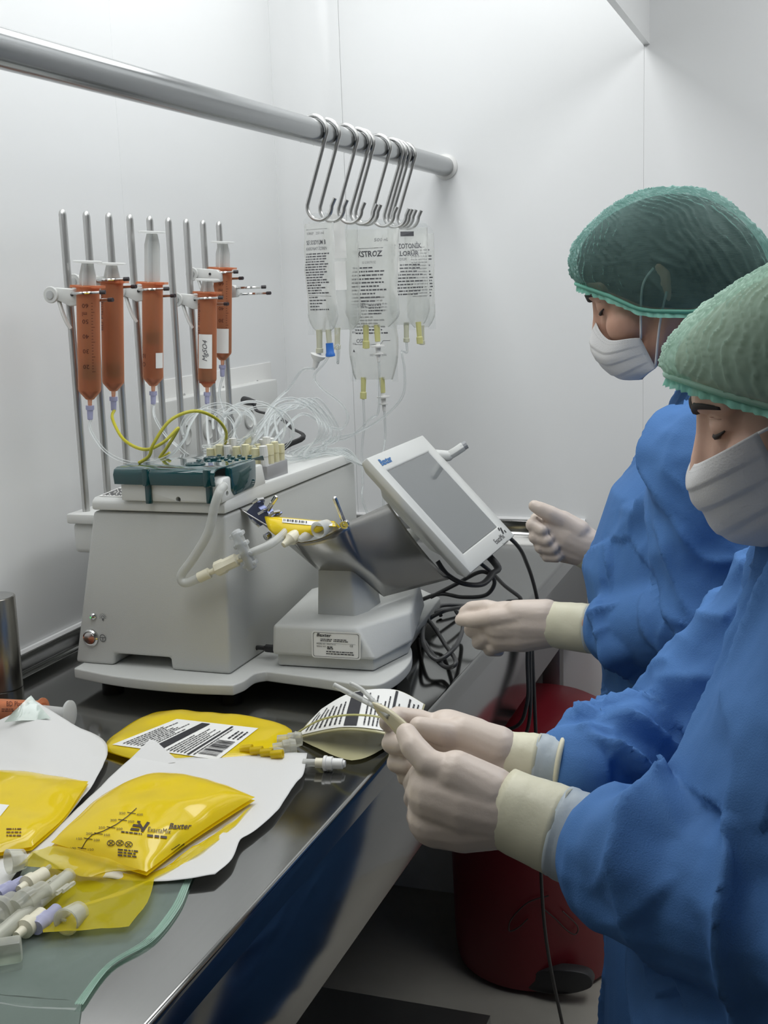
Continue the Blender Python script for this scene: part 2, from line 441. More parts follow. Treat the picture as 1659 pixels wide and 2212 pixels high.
for px in (315, 447):
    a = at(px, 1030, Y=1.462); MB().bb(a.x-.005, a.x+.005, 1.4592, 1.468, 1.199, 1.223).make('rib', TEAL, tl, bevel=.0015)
    b_ = at(px, 1088, Y=1.466); MB().bb(a.x-.0045, a.x+.0045, 1.4640, 1.4695, b_.z, 1.2005).make('slot_strip', TEAL, tl, bevel=.001)  # teal strip put in for the dark of a slot in the block
# power button, lamp, printed symbols on the front
def onfront(px, py):
    r = ray(px, py); t = 1.47/r.y
    for _ in range(6): p = CAM+r*t; t *= fy(p.z)/p.y
    return CAM+r*t
c = onfront(197, 1377); MB().lathe(c+V((0, .001, 0)), (0, -1, 0), [(0, .0125), (.004, .0125), (.006, .0105), (.0055, .009), (.0065, .0085), (.007, .001)], 28).make('power_button', CHROME, mach)
c = onfront(202, 1331); MB().lathe(c+V((0, .001, 0)), (0, -1, 0), [(0, .005), (.003, .005), (.005, .0035), (.006, .001)], 18).make('indicator_lamp', CHROME, mach)
MB().ball(c+V((-.002, -.0042, -.001)), .0016, 8).make('green_led', mat('led_green', (.1, .5, .15), .3, emit=(.1, .7, .2, .6)), mach)
m = MB(); c = onfront(223, 1378); fr = lambda x, y: c + V((x, -.0014, y))
for k in range(20):
    a0, a1 = 2*pi*k/20, 2*pi*(k+1)/20
    m.poly([fr(.0052*cos(a0), .0058*sin(a0)), fr(.0052*cos(a1), .0058*sin(a1)), fr(.0042*cos(a1), .0047*sin(a1)), fr(.0042*cos(a0), .0047*sin(a0))])
m.poly([fr(-.0042, .0003), fr(.0042, .0003), fr(.0042, .0013), fr(-.0042, .0013)]); m.poly([fr(-.0005, .0013), fr(-.0005, -.0045), fr(.0005, -.0045), fr(.0005, .0013)])
c2 = onfront(223, 1333); fb = lambda x, y: c2 + V((x, -.0014, y))
for k in range(9):
    a = radians(-20+k*27.5); d = V((cos(a), 0, sin(a))); n = V((-sin(a), 0, cos(a)))*.0003
    p0 = fb(.0035*cos(a), .0035*sin(a)+.0005); p1 = fb(.0056*cos(a), .0056*sin(a)+.0005); m.poly([p0-n, p1-n, p1+n, p0+n])
for k in range(14):
    a0, a1 = 2*pi*k/14, 2*pi*(k+1)/14
    m.poly([fb(.0026*cos(a0), .0026*sin(a0)), fb(.0026*cos(a1), .0026*sin(a1)), fb(.0019*cos(a1), .0019*sin(a1)), fb(.0019*cos(a0), .0019*sin(a0))])
m.poly([fb(-.0012, -.0025), fb(.0012, -.0025), fb(.0008, -.005), fb(-.0008, -.005)])
m.make('front_symbols', INKG, mach, smooth=False)
# small printed label lying on the low shelf of the lid
q = [at(213, 1076, Z=1.1742), at(275, 1079, Z=1.1742), at(281, 1062, Z=1.1802), at(230, 1058, Z=1.1802)]
q = [V((-.965, 1.484, 1.1788)), V((-.922, 1.484, 1.1788)), V((-.922, 1.535, 1.1818)), V((-.965, 1.535, 1.1818))]
lb = MB().poly(q) and None
m = MB(); m.poly(q); lbl = m.make('shelf_label', PAPER, mach, smooth=False)
m = MB(); rr = random.Random(5)
words(m, rr, lambda x, y: q[0]+V((x, y, .0005+y*.058)), .003, .04, .004, .048, .005, .0025); m.make('print', INKG, lbl, smooth=False)

# ================================================================ connector block and its tube connectors
blk = thing('connector_block', 'grey block with rows of white and cream tube connectors behind teal cover', 'connector block', (-.815, 1.67, 1.183))
MB().bb(-.872, -.768, 1.63, 1.705, 1.178, 1.203).make('body', mat('smoky_plastic', (.33, .33, .34), .3, var=.05), blk, bevel=.002)
rr = random.Random(8)
CREAM2 = mat('cream_translucent', (.76, .72, .47), .35, var=.03)
for i in range(7):
    for j in range(4):
        x = -.864+i*.0148; y = 1.638+j*.0192; h = rr.uniform(.022, .034)*(1.15 if rr.random() < .25 else 1)
        cr = rr.random() < .42
        mm = MB().lathe((x, y, 1.2025), (rr.uniform(-.05, .05), rr.uniform(-.03, .03), 1), [(0, .0058), (h*.45, .0058), (h*.47, .0064), (h, .0060), (h+.0005, .004)], 10)
        mm.make('connector', CREAM2 if cr else WHITEP, blk)

# ================================================================ weighing unit
sc = thing('weighing_unit', 'grey weighing unit with column and curved steel bag cradle', 'weighing unit', (-.66, 1.62, ZP))
def plan(pts, z): return [V((p.x, p.y, z)) for p in pts]
LB = lambda px, py: at(px, py, Z=.954)
b0 = [LB(587, 1416), LB(600, 1421), LB(811, 1429), LB(893, 1388)]
lo = [b0[0], b0[2], b0[3], V((-.585, 1.80, .954)), V((-.70, 1.82, .954)), V((-.75, 1.72, .954))]
cen = V((-.655, 1.64, .954))
m = MB(); m.rings([plan([cen+(p-cen)*.93 for p in lo], ZP+.001), plan([cen+(p-cen)*.93 for p in lo], .955)]); m.make('foot_ring', PLG, sc, bevel=.003)
ztop = .998
t0 = [at(587, 1349, Y=b0[0].y), at(764, 1356, Y=b0[0].y+.012), at(887, 1300, Y=b0[3].y+.02)]
hi = [V((lo[0].x+.002, lo[0].y+.004, ztop)), V((t0[1].x, lo[1].y+.012, ztop)), V((lo[3-1].x-.005, lo[2].y+.012, ztop)), V((-.592, 1.795, ztop)), V((-.698, 1.815, ztop)), V((-.745, 1.715, ztop))]
m = MB(); m.rings([plan(lo, .9545), plan(hi, ztop)])
m.make('housing', PLG, sc, bevel=.006, bseg=3)
yc = 1.575
c0 = at(686, 1352, Y=yc); c1 = at(776, 1352, Y=yc); d0 = at(686, 1226, Y=yc+.004); d1 = at(764, 1229, Y=yc+.004)
m = MB()
m.rings([[V((c0.x, yc, ztop-.004)), V((c1.x-.006, yc, ztop-.004)), V((c1.x+.004, yc+.03, ztop-.004)), V((c1.x+.004, yc+.085, ztop-.004)), V((c0.x, yc+.085, ztop-.004))],
         [V((d0.x, yc+.004, d0.z)), V((d1.x-.004, yc+.004, d0.z)), V((d1.x+.003, yc+.028, d0.z)), V((d1.x+.003, yc+.08, d0.z)), V((d0.x, yc+.08, d0.z))]])
m.make('column', PLG, sc, bevel=.004, bseg=3)
# rating plate
o = at(672, 1421, Y=b0[0].y-.0008); pr_ = V((1, 0.003, 0)); w_ = (at(776, 1424, Y=b0[0].y)-o).length; h_ = (at(673, 1365, Y=b0[0].y)-at(672, 1421, Y=b0[0].y)).length
yl = lambda z: b0[0].y + .004*(z-.954)/.044
def pf(x, y): z = o.z+y; return V((o.x+x, yl(z)-.0011+x*(lo[1].y-lo[0].y)/(lo[1].x-lo[0].x)+(o.x-lo[0].x)*(lo[1].y-lo[0].y)/(lo[1].x-lo[0].x), z))
def rrect(w, h, r, n=4):
    out = []
    for cx, cy, a0 in ((w-r, h-r, 0), (r, h-r, 90), (r, r, 180), (w-r, r, 270)):
        for k in range(n+1): a = radians(a0+90*k/n); out.append((cx+r*cos(a), cy+r*sin(a)))
    return out
m = MB(); m.poly([pf(x, y)+V((0, .0004, 0)) for x, y in rrect(w_, h_, .004)]); lp = m.make('rating_plate', PAPER, sc, smooth=False)
m = MB(); pin = lambda x, y: pf(x, y)+V((0, -.0002, 0))
A = rrect(w_*.94, h_*.90, .003); B = rrect(w_*.925, h_*.875, .003)
for i in range(len(A)):
    j = (i+1) % len(A); m.poly([pin(A[i][0]+w_*.03, A[i][1]+h_*.05), pin(A[j][0]+w_*.03, A[j][1]+h_*.05), pin(B[j][0]+w_*.0375, B[j][1]+h_*.0625), pin(B[i][0]+w_*.0375, B[i][1]+h_*.0625)])
put_text(m, 'Baxter', pin, w_*.1, h_*.80, h_*.17, width=w_*.3, bold=.02, shear=.25)
words(m, rr, pin, w_*.18, w_*.42, h_*.60, h_*.72, h_*.06, h_*.03); words(m, rr, pin, w_*.45, w_*.75, h_*.60, h_*.72, h_*.06, h_*.03)
put_text(m, 'MODEL NO.  EXACTA LC', pin, w_*.1, h_*.50, h_*.075, width=w_*.4); put_text(m, 'SERIAL NO.', pin, w_*.1, h_*.41, h_*.075, width=w_*.2)
put_text(m, 'CE', pin, w_*.78, h_*.46, h_*.11); m.poly([pin(w_*.1, h_*.555), pin(w_*.9, h_*.555), pin(w_*.9, h_*.562), pin(w_*.1, h_*.562)])
words(m, rr, pin, w_*.3, w_*.88, h_*.12, h_*.27, h_*.08, h_*.035); words(m, rr, pin, w_*.32, w_*.46, h_*.32, h_*.44, h_*.06, h_*.04)
m.make('print', INK, lp, smooth=False)
# curved steel cradle
CRD = mat('cradle_steel', (.36, .355, .34), .3, 1, bump=.02, bscale=300, var=.05, vscale=25)
PA = at(497, 1088, Y=1.53); PM = at(640, 1172, Y=1.52); PBm = at(690, 1232, Y=1.585); PC = at(745, 1131, Y=1.53); PD = at(838, 1088, Y=1.66); PE = at(972, 1250, Y=1.80); PF = at(828, 1288, Y=1.64); PG = at(768, 1236, Y=1.59)
m = MB()
def bez2(a, b, c, t): return a*(1-t)**2+b*2*t*(1-t)+c*t*t
# left wing
def lw(u, v):
    top = PA.lerp(PM, u); bot = (PA+V((.006, .02, -.004))).lerp(PBm, u); return top.lerp(bot, v)
PN = at(700, 1166, Y=1.515)
def rw(u, v):
    e0 = bez2(PM, PN+V((0, -.004, -.004)), PC, min(u/.35, 1)) if u < .35 else PC.lerp(PD, (u-.35)/.65)
    e1 = PBm.lerp(PG, min(u/.2, 1)) if u < .2 else (PG.lerp(PF, (u-.2)/.3) if u < .5 else PF.lerp(PE, (u-.5)/.5))
    p = e0.lerp(e1, v); bulge = sin(pi*v)*.022*(.4+.6*u)
    return p + V((.45, -.75, -.45)).normalized()*bulge
m.grid(lw, 10, 6); m.grid(rw, 28, 12)
bmesh.ops.remove_doubles(m.bm, verts=m.bm.verts, dist=.0008)
m.make('cradle', CRD, sc, solid=.0022, smooth=2)
# pins, hook bracket, screws
for (a, b, y0, y1) in (((722, 1073), (745, 1132), 1.50, 1.526), ((598, 1071), (566, 1122), 1.53, 1.535)):
    p = at(*b, Y=y1); q = at(*a, Y=y0); d = (q-p).normalized()
    MB().lathe(p, d, [(0, .0034), ((q-p).length-.003, .0034), ((q-p).length-.001, .0026), ((q-p).length, .001)], 14).make('pin', CHROME, sc)
c = at(744, 1133, Y=1.522); MB().lathe(c, (.2, -1, -.1), [(-.004, .0065), (.001, .0065), (.002, .0055), (.002, .003), (.0005, .0028)], 16).make('screw', CHROME, sc)
c = at(578, 1158, Y=1.522); MB().lathe(c, (-.4, -1, -.3), [(-.004, .005), (.004, .005), (.005, .003)], 8).make('screw', CHROME, sc)
bl = MB(); BR = mat('blue_steel_bracket', (.13, .15, .25), .3, .8, var=.1)
pts = [(530, 1108), (553, 1083), (560, 1086), (557, 1096), (566, 1104), (572, 1098), (578, 1108), (587, 1117), (595, 1110), (598, 1114), (588, 1126), (575, 1138), (570, 1132), (560, 1138), (545, 1128)]
bl.prism([at(x, y, Y=1.528) for x, y in pts], (.004, .012, .002)); bl.make('bag_hook_bracket', BR, sc, bevel=.0006, bseg=1)
for px, py in ((555, 1088), (590, 1115), (567, 1112)):
    p = at(px, py, Y=1.527); MB().tube([p+V((-.004, -.004, .002)), p+V((.003, -.004, .006)), p+V((.006, .006, .006)), p+V((.003, .012, 0))], .0025, 8).make('bracket_hook', CHROME, sc)
p = at(552, 1130, Y=1.522); MB().box(p, (.016, .002, .004), rot=Matrix.Rotation(radians(38), 3, 'Y')).make('slot_plate', CHROME, sc, bevel=.0008)
# black plug and lead behind the housing
MB().tube(spline([at(594, 1402, Y=1.545), at(572, 1400, Y=1.55), at(553, 1400, Y=1.55), at(546, 1418, Y=1.56)], 6), [.006]*6+[.0035]*13, 8).make('lead', PLD, sc)

# ================================================================ touch display
ds = thing('touch_display', 'light grey tilted touch display with dark glass screen above the cradle', 'display', (-.56, 1.81, 1.04))
Ld = V((-.63, 1.68, 1.2098)); vd = (V((-.4748, 1.68, 1.0433))-Ld); ud = V((0, .272, 0)); nd = ud.cross(vd).normalized()*-1
if nd.x < 0: nd = -nd
wd, hd_ = ud.length, vd.length; un, vn = ud.normalized(), vd.normalized()
dp = lambda x, y, off=0: Ld + un*x + vn*y + nd*off     # x to the right, y down the face
m = MB()
m.rings([[dp(0, 0), dp(wd, 0), dp(wd, hd_), dp(0, hd_)], [dp(0, 0, -.012), dp(wd, 0, -.012), dp(wd, hd_, -.012), dp(0, hd_, -.012)], [dp(.012, .012, -.022), dp(wd-.012, .012, -.022), dp(wd-.012, hd_-.012, -.022), dp(.012, hd_-.012, -.022)]], cap0=False)
sx0, sx1, sy0, sy1 = .030, .240, .030, .200
R0 = [dp(0, 0), dp(wd, 0), dp(wd, hd_), dp(0, hd_)]; R1 = [dp(sx0, sy0), dp(sx1, sy0), dp(sx1, sy1), dp(sx0, sy1)]; R2 = [dp(sx0+.002, sy0+.002, -.004), dp(sx1-.002, sy0+.002, -.004), dp(sx1-.002, sy1-.002, -.004), dp(sx0+.002, sy1-.002, -.004)]
m.rings([R0, R1, R2], cap0=False, cap1=True)
bmesh.ops.remove_doubles(m.bm, verts=m.bm.verts, dist=.0002)
m.make('housing', mat('display_grey', (.58, .59, .57), .4, var=.02), ds, bevel=.002)
m = MB(); m.rings([[dp(sx0+.0022, sy0+.0022, -.0035), dp(sx1-.0022, sy0+.0022, -.0035), dp(sx1-.0022, sy1-.0022, -.0035), dp(sx0+.0022, sy1-.0022, -.0035)], [dp(sx0+.0022, sy0+.0022, -.002), dp(sx1-.0022, sy0+.0022, -.002), dp(sx1-.0022, sy1-.0022, -.002), dp(sx0+.0022, sy1-.0022, -.002)]])
m.make('screen', mat('screen_glass', (.16, .17, .17), .1, coat=.5), ds, smooth=False)
m = MB(); tf = lambda x, y: dp(x, -y, .0006)
put_text(m, 'Baxter', tf, .026, -.021, .016, width=.05, bold=.03, shear=.2); m.make('maker_name', mat('blue_print', (.02, .13, .35), .5), ds, smooth=False)
m = MB(); put_text(m, 'ExactaMix', tf, .172, -.220, .013, width=.055); put_text(m, 'Compounder', tf, .195, -.229, .006, width=.03)
m.poly([tf(.229, -.214), tf(.236, -.214), tf(.245, -.203), tf(.238, -.203)]); m.poly([tf(.226, -.206), tf(.232, -.206), tf(.236, -.2005), tf(.23, -.2005)]); m.poly([tf(.245, -.215), tf(.250, -.215), tf(.25, -.21), tf(.245, -.21)])
m.make('model_name', INK, ds, smooth=False)
# rear casing, arm and clamp knob
m = MB(); rc = lambda x, y, o_: dp(x, y, o_)
m.rings([[rc(.03, .03, -.021), rc(.25, .03, -.021), rc(.25, .2, -.021), rc(.03, .2, -.021)], [rc(.06, .05, -.048), rc(.22, .05, -.048), rc(.22, .16, -.048), rc(.06, .16, -.048)]])
m.make('rear_casing', PLG, ds, bevel=.005)
a = dp(.2, .03, -.03); k = at(975, 975, Y=2.0)
MB().capsule([dp(.235, .02, -.02), dp(.262, .015, -.03), at(968, 985, Y=1.96)], [.010, .011, .009]).make('clamp_arm', PLG, ds)
MB().tube([at(968, 985, Y=1.96), at(985, 975, Y=1.965), at(1001, 964, Y=1.97)], [.0085, .0085, .0085], 6).make('clamp_knob', PLG, ds, bevel=.001)
MB().cyl(at(996, 967, Y=1.968), at(1008, 960, Y=1.972), .007, seg=10).make('clamp_knob', mat('mid_grey', (.3, .31, .32), .4), ds)
MB().tube([dp(.14, .12, -.045), V((-.66, 1.86, 1.02)), V((-.66, 1.86, ZP))], .012, 12).make('support_arm', PLG, ds)
# ================================================================ syringe rods
XRD = -1.03
rk = thing('syringe_rack', 'row of nine upright steel rods on grey ledge beside the pump', 'rack', (-1.01, 1.79, 1.10))
MB().bb(-1.05, -.974, 1.525, 2.065, 1.128, 1.143).make('ledge', PLL, rk, bevel=.003)
MB().bb(-1.046, -.992, 1.532, 2.05, 1.082, 1.1285).make('bracket', PLL, rk, bevel=.008, bseg=3)
RODY = [1.549+.0611*i for i in range(9)]
for y in RODY:
    MB().lathe((XRD, y, 1.142), (0, 0, 1), [(0, .0056), (.432, .0056), (.436, .0048), (.439, .003), (.440, .0008)], 14).make('rod', mat('rod_steel', (.58, .58, .57), .34, 1, var=.02), rk)

ORG = mat('amber_barrel', (.88, .46, .26), .25, alpha=.34, coat=.2, var=.03, transl=.35)
ORGD = mat('amber_fluid', (.62, .19, .10), .3, alpha=.35, var=.05)
RUB = mat('black_rubber', (.03, .025, .03), .5, var=.05)
PLUNG = mat('plunger_plastic', (.84, .85, .84), .35, alpha=.86, var=.02, transl=.5)
LAV = mat('lavender_plastic', (.55, .56, .80), .3, alpha=.6, var=.02)
CLIP = mat('clamp_white', (.70, .71, .69), .4, var=.02)
SYR = []; SYC = []
def barrel_fn(c, r, a0=0):
    """x runs round the barrel, y up; a0 is the angle of the text centre seen from the camera side"""
    base = -pi/2 + a0
    return lambda x, y: V((c.x + (r+.0004)*cos(base+x/r), c.y + (r+.0004)*sin(base+x/r), c.z+y))
def syringe(c, up, stop, label, upside=True, r=.0163, Lb=.150, text='scale', paper=None):
    """c: barrel shoulder centre (lower end); up: plunger extension; stop: stopper height above shoulder"""
    s = thing('syringe', label, 'syringe', c-V((0, 0, .02)), 'amber syringes on the rods')
    b = MB().lathe(c, (0, 0, 1), [(-.022, .0026), (-.012, .0032), (-.011, .006), (0, r-.001), (.003, r), (Lb-.003, r), (Lb-.002, r+.002), (Lb, r+.003), (Lb+.001, r), (Lb, r-.0016), (.003, r-.0016), (.001, r-.003)], 32, cap=False)
    b.bb(c.x-.021, c.x+.021, c.y-r*.8, c.y+r*.8, c.z+Lb-.002, c.z+Lb+.0015)
    bo = b.make('barrel', ORG, s)
    MB().lathe(c, (0, 0, 1), [(-.010, .002), (-.0095, .004), (0, r-.004), (.003, r-.002), (stop-.004, r-.002), (stop, .003)], 24).make('fluid', ORGD, s)
    MB().lathe(c, (0, 0, 1), [(stop-.006, .001), (stop, r-.0022), (stop+.004, r-.0017), (stop+.008, r-.003), (stop+.012, r-.0017), (stop+.016, r-.0017), (stop+.016, .001)], 24).make('stopper', RUB, s)
    top = c.z+Lb+up; m = MB(); w = r-.003
    z0 = c.z+stop+.016
    for ax in (0, 1):
        d = V((1, 0, 0)) if ax == 0 else V((0, 1, 0)); e = V((0, 1, 0)) if ax == 0 else V((1, 0, 0))
        pts = [(-w, z0), (w, z0), (w, top-.02), (w*.65, top-.002), (-w*.65, top-.002), (-w, top-.02)]
        m.prism([V((c.x, c.y, z))+d*x-e*.001 for x, z in pts], e*.002)
    m.lathe(V((c.x, c.y, top-.003)), (0, 0, 1), [(0, w*.6), (.001, .021), (.003, .021), (.004, .019)], 28)
    m.make('plunger', PLUNG, s)
    fn = barrel_fn(c, r, .35 if text == 'scale' else -.42)
    m = MB()
    if text == 'scale':
        for k, tx in enumerate(('60', 'ml', '50', '40', '30', '20')):
            y = (.126, .1145, .104, .083, .062, .040)[k]
            put_text(m, tx, fn, -.005, y, .0085, width=.009 if tx != 'ml' else .007, flip=True)
        for k in range(24):
            y = .03+k*.0042; wd_ = .005 if k % 5 == 0 else .0025
            m.poly([fn(.0075, y), fn(.0075+wd_, y), fn(.0075+wd_, y+.0006), fn(.0075, y+.0006)])
    elif text == 'name':
        f2 = lambda x, y: fn(-y, x)
        put_text(m, 'BD Plastipak', f2, .078, 0, .0085, width=.055)
    elif text == 'zero':
        put_text(m, 'O', fn, -.005, .02, .01); put_text(m, '10', fn, -.005, .04, .01, flip=True)
    if len(m.bm.verts): m.make('scale_print', mat('brown_print', (.05, .012, .006), .6), bo, smooth=False)
    if paper:
        a0, x0, x1, y0, y1, tx = paper; fp = barrel_fn(c, r+.0004, a0)
        m = MB(); m.grid(lambda u, v: fp(x0+(x1-x0)*u, y0+(y1-y0)*v), 8, 2); po = m.make('paper_label', PAPER, s)
        if tx:
            m = MB(); fq = barrel_fn(c, r+.0009, a0); put_text(m, tx, lambda x, y: fq((x0+x1)/2-y+.004, y0+.012+x), 0, 0, .012, width=.035, shear=.3); m.make('handwriting', INKG, po, smooth=False)
    # luer connector
    m = MB().lathe(c-V((0, 0, .020)), (0, 0, -1), [(0, .0062), (.006, .0062), (.007, .0045), (.02, .004), (.021, .003)], 14); m.make('luer_connector', LAV, s)
    s.rotation_euler = (0, .07, 0)
    SYR.append(c-V((0, 0, .040))); SYC.append(c)
    return s
def lower(px, py, Y): return at(px, py, Y=Y)
syringe(lower(192, 846, 1.535), .035, .022, 'amber syringe with upside-down volume scale, clamped first on the rods', text='scale')
syringe(lower(243, 828, 1.60), .026, .013, 'amber syringe with maker name, feeding the bright yellow tubing', text='name')
syringe(lower(329, 818, 1.725), .078, .058, 'amber syringe drawn back farthest, plunger raised high', text='zero', paper=(.9, -.002, .012, .018, .042, None))
syringe(lower(446, 822, 1.905), .022, .0, 'amber syringe with handwritten white paper sticker', text='name', paper=(.2, -.012, .013, .022, .080, 'MgSO4'))
syringe(lower(479, 764, 1.985), .045, .013, 'amber syringe clamped highest, wrapped in a blank white label', text='scale', paper=(.2, -.014, .016, .002, .045, None))

def clamp(y, z, label, sc=None):
    t = thing('syringe_clamp', label, 'clamp', (XRD, y, z-.01), 'syringe clamps on the rods')
    yc = y-.012
    sx, sy = (sc.x+.07*(z-sc.z), sc.y) if sc else (XRD+.060, y-.012)
    pts = [(-.020, .010), (-.012, .013), (.030, .009), (.036, .004), (.036, -.012), (.012, -.014), (-.006, -.006), (-.018, -.004)]
    MB().prism([V((XRD+a, yc-.007, z+b)) for a, b in pts], (0, .014, 0)).make('body', CLIP, t, bevel=.002)
    MB().lathe((XRD-.017, yc-.0065, z+.003), (0, -1, 0), [(0, .012), (.002, .012), (.003, .011)], 22).make('pivot_boss', CLIP, t)
    MB().lathe((XRD-.017, yc-.009, z+.003), (0, -1, 0), [(0, .006), (.002, .006), (.0025, .004)], 16).make('pivot_screw', CHROME, t)
    MB().tube(spline([(XRD-.010, yc, z-.004), (XRD-.004, yc-.003, z-.02), (XRD+.002, yc-.003, z-.036), (XRD+.007, yc-.001, z-.046)], 5), .0042, 8, flat=.6).make('lever', CLIP, t)
    MB().cyl((XRD+.018, yc-.0075, z+.002), (XRD+.018, yc-.0085, z+.002), .0022, seg=10).make('pin', PLD, t)
    MB().tube([(XRD-.004, yc+.004, z), (XRD-.004, y+.004, z)], .0075, 12).make('rod_grip', CLIP, t)
    for s, dz in ((-1, .004), (1, -.007)):
        R_ = .0192
        arc_ = [V((XRD+.034, yc+.002*s, z+dz))] + [V((sx-R_*cos(a), sy+R_*s*sin(a), z+dz)) for a in [radians(k) for k in range(25, 150, 18)]] + [V((sx+.021, sy+.012*s, z+dz)), V((sx+.031, sy+.010*s, z+dz))]
        MB().tube(spline(arc_, 3), .0023, 8).make('jaw', CHROME, t)
        MB().cyl((sx+.028, sy+.0107*s, z+dz), (sx+.036, sy+.009*s, z+dz), .003, seg=8).make('jaw_tip', RUB, t)
    return t
clamp(RODY[0], at(150, 640, X=XRD).z, 'white clamp on first rod gripping the scale-marked syringe', SYC[0])
clamp(RODY[1], at(205, 612, X=XRD).z, 'white clamp gripping the syringe that feeds yellow tubing', SYC[1])
clamp(RODY[3], at(290, 632, X=XRD).z, 'white clamp gripping the syringe with the raised plunger', SYC[2])
clamp(RODY[6], at(412, 650, X=XRD).z, 'white clamp gripping the syringe with handwritten sticker', SYC[3])
clamp(RODY[7], at(445, 595, X=XRD).z, 'white clamp gripping the highest syringe', SYC[4])
clamp(RODY[8], at(482, 628, X=XRD).z, 'empty white clamp with bare jaws on the last rod')

# ================================================================ S-hooks on the rail
HK = [(706, 290), (733, 298), (772, 307), (798, 313), (808, 318), (843, 325), (869, 332), (877, 335), (885, 338), (897, 345)]
hooks_y = [at(px, py, X=RX+.024).y for px, py in HK]
p_ = at(690, 446, Y=hooks_y[0]); HCX, HCZ = p_.x, p_.z
first = None
for i, y in enumerate(hooks_y):
    if first is None:
        pts = [V((RX+.0244*cos(a), 0, RZ+.0244*sin(a))) for a in [radians(k) for k in range(215, -16, -11)]]
        rb = .0215
        pts += [V((HCX+rb*cos(a), 0, HCZ+rb*sin(a))) for a in [radians(k) for k in range(172, 370, 11)]]
        q = pts[-1]-pts[-2]; pts.append(pts[-1]+V((q.x*.4+.006, 0, .012)))
        m = MB().tube(pts, .0033, 10)
        o = m.make('s_hook', WIRE); first = o
        o.location.y = y
    else:
        o = first.copy(); COL.objects.link(o); o.location.y = y
    WLOC[o] = V(o.location)
    rot = (0, 0, 0, .05, -.04, 0, .07, -.03, .05, .0)[i]; o.rotation_euler = (0, 0, rot)
    tag(o, ('tenth', 'ninth', 'eighth', 'seventh', 'sixth', 'fifth', 'fourth', 'third', 'second', 'first')[i]+' steel wire S-hook on the rail, counted from the wall flange', 'hook', 'S-hooks on the rail')

# ================================================================ hanging infusion bags
FILM = mat('clear_film', (.90, .92, .92), .1, alpha=.14, bump=.6, bscale=45, coat=.6, transl=.5)
LIQ = mat('clear_liquid_bag', (.93, .94, .92), .06, alpha=.25, bump=.5, bscale=30, coat=.8, transl=.55)
PORT = mat('port_plastic', (.78, .78, .62), .3, alpha=.6, var=.03)
BLUE = mat('blue_plastic', (.03, .16, .55), .35, var=.05)
YELC = mat('yellow_tint_plastic', (.80, .78, .35), .3, alpha=.65, var=.04)
def iv_bag(top, w, h, yaw, label, prn, tab=.02, thick=.022, seed=1, crumple=.006, ports=((-.2, 0), (.2, 1)), taper=.5):
    rv = V((cos(yaw), sin(yaw), 0)); nv = V((sin(yaw), -cos(yaw), 0)); rd = random.Random(seed)
    t = thing('infusion_bag', label, 'infusion bag', top-V((0, 0, h)), 'infusion bags on the rail hooks')
    off = rd.uniform(0, 50)
    def half(u):                                           # half width at height fraction u (0 bottom .. 1 top)
        return w/2*(1 if u > .14 else taper+(1-taper)*(u/.14)**.7)
    def thk(x, u):
        hw = half(u); e = max(0, 1-(abs(x)/hw)**2.4); v = (sin(pi*min(1, (u+.02)/.5)/2) if u < .5 else 1-.85*((u-.5)/.5)**1.4)
        return thick/2*sqrt(e)*max(v, .05)
    def fn(x, y, side=1, o_=.0008):
        u = max(0, min(1, y/h)); n = noise.noise(V((x*22+off, y*16, off)))*crumple + noise.noise(V((x*60, y*40+off, 0)))*crumple*.4
        return top + V((0, 0, y-h)) + rv*x + nv*(side*thk(x, u) + n + o_*side)
    m = MB(); nu, nv_ = 16, 26
    for side in (1, -1):
        def g(a, b, side=side):
            u = b; hw = half(u); x = (a*2-1)*hw; return fn(x, u*h, side, 0)
        m.grid(g, nu, nv_)
    bmesh.ops.remove_doubles(m.bm, verts=m.bm.verts, dist=.0004)
    body = m.make('liquid_pouch', LIQ, t, smooth=2)
    # flat film border and hanging tab with a slot
    for s in (-1, 1):
        m = MB(); m.grid(lambda a, b: top + V((0, 0, -h-.004+.05*b)) + rv*(s*(w/2*(taper-.05)+(w/2*(1.04-taper))*a)) + nv*noise.noise(V((a*3, b*3, off)))*.003, 5, 5); m.make('corner_film', FILM, t, smooth=2)
    m = MB(); m.grid(lambda a, b: top + V((0, 0, tab*b)) + rv*((a*2-1)*w/2*(1.02-.5*b*b)) + nv*noise.noise(V((a*4, b*3, off)))*.005*(1-b), 10, 4); m.make('hanging_tab', FILM, t, smooth=2)
    if prn:
        m = MB(); prn(m, rd, lambda x, y: fn(x, y, 1)); m.make('printed_text', INKG, t, smooth=False)
    ends = []
    for x, kind in ports:
        p0 = top + V((0, 0, -h+.004)) + rv*(x*w); d = V((x*.25, 0, -1)).normalized()
        if kind == 0: mm = MB().lathe(p0, d, [(0, .0055), (.018, .005), (.03, .005), (.031, .0062), (.038, .0062), (.039, .003)], 12); mm.make('port', PORT, t); ends.append(p0+d*.038)
        elif kind == 1:
            MB().lathe(p0, d, [(0, .005), (.025, .0045)], 12).make('port', PORT, t); MB().lathe(p0+d*.022, d, [(0, .0062), (.016, .0068), (.018, .008), (.022, .008), (.023, .003)], 12).make('blue_cap', BLUE, t); ends.append(p0+d*.045)
        elif kind == 2:
            MB().lathe(p0, d, [(0, .0055), (.028, .005), (.03, .0065), (.042, .0065), (.043, .003)], 12).make('port', YELC, t); ends.append(p0+d*.043)
        elif kind == 3:                                    # spiked port with white flange
            MB().lathe(p0, d, [(0, .0055), (.03, .005)], 12).make('port', YELC, t)
            MB().lathe(p0+d*.03, d, [(0, .004), (.006, .004), (.007, .0125), (.010, .0125), (.011, .005), (.02, .0045), (.021, .009), (.023, .009), (.024, .004), (.036, .0035)], 20).make('spike', WHITEP, t); ends.append(p0+d*.066)
    return t, ends, fn
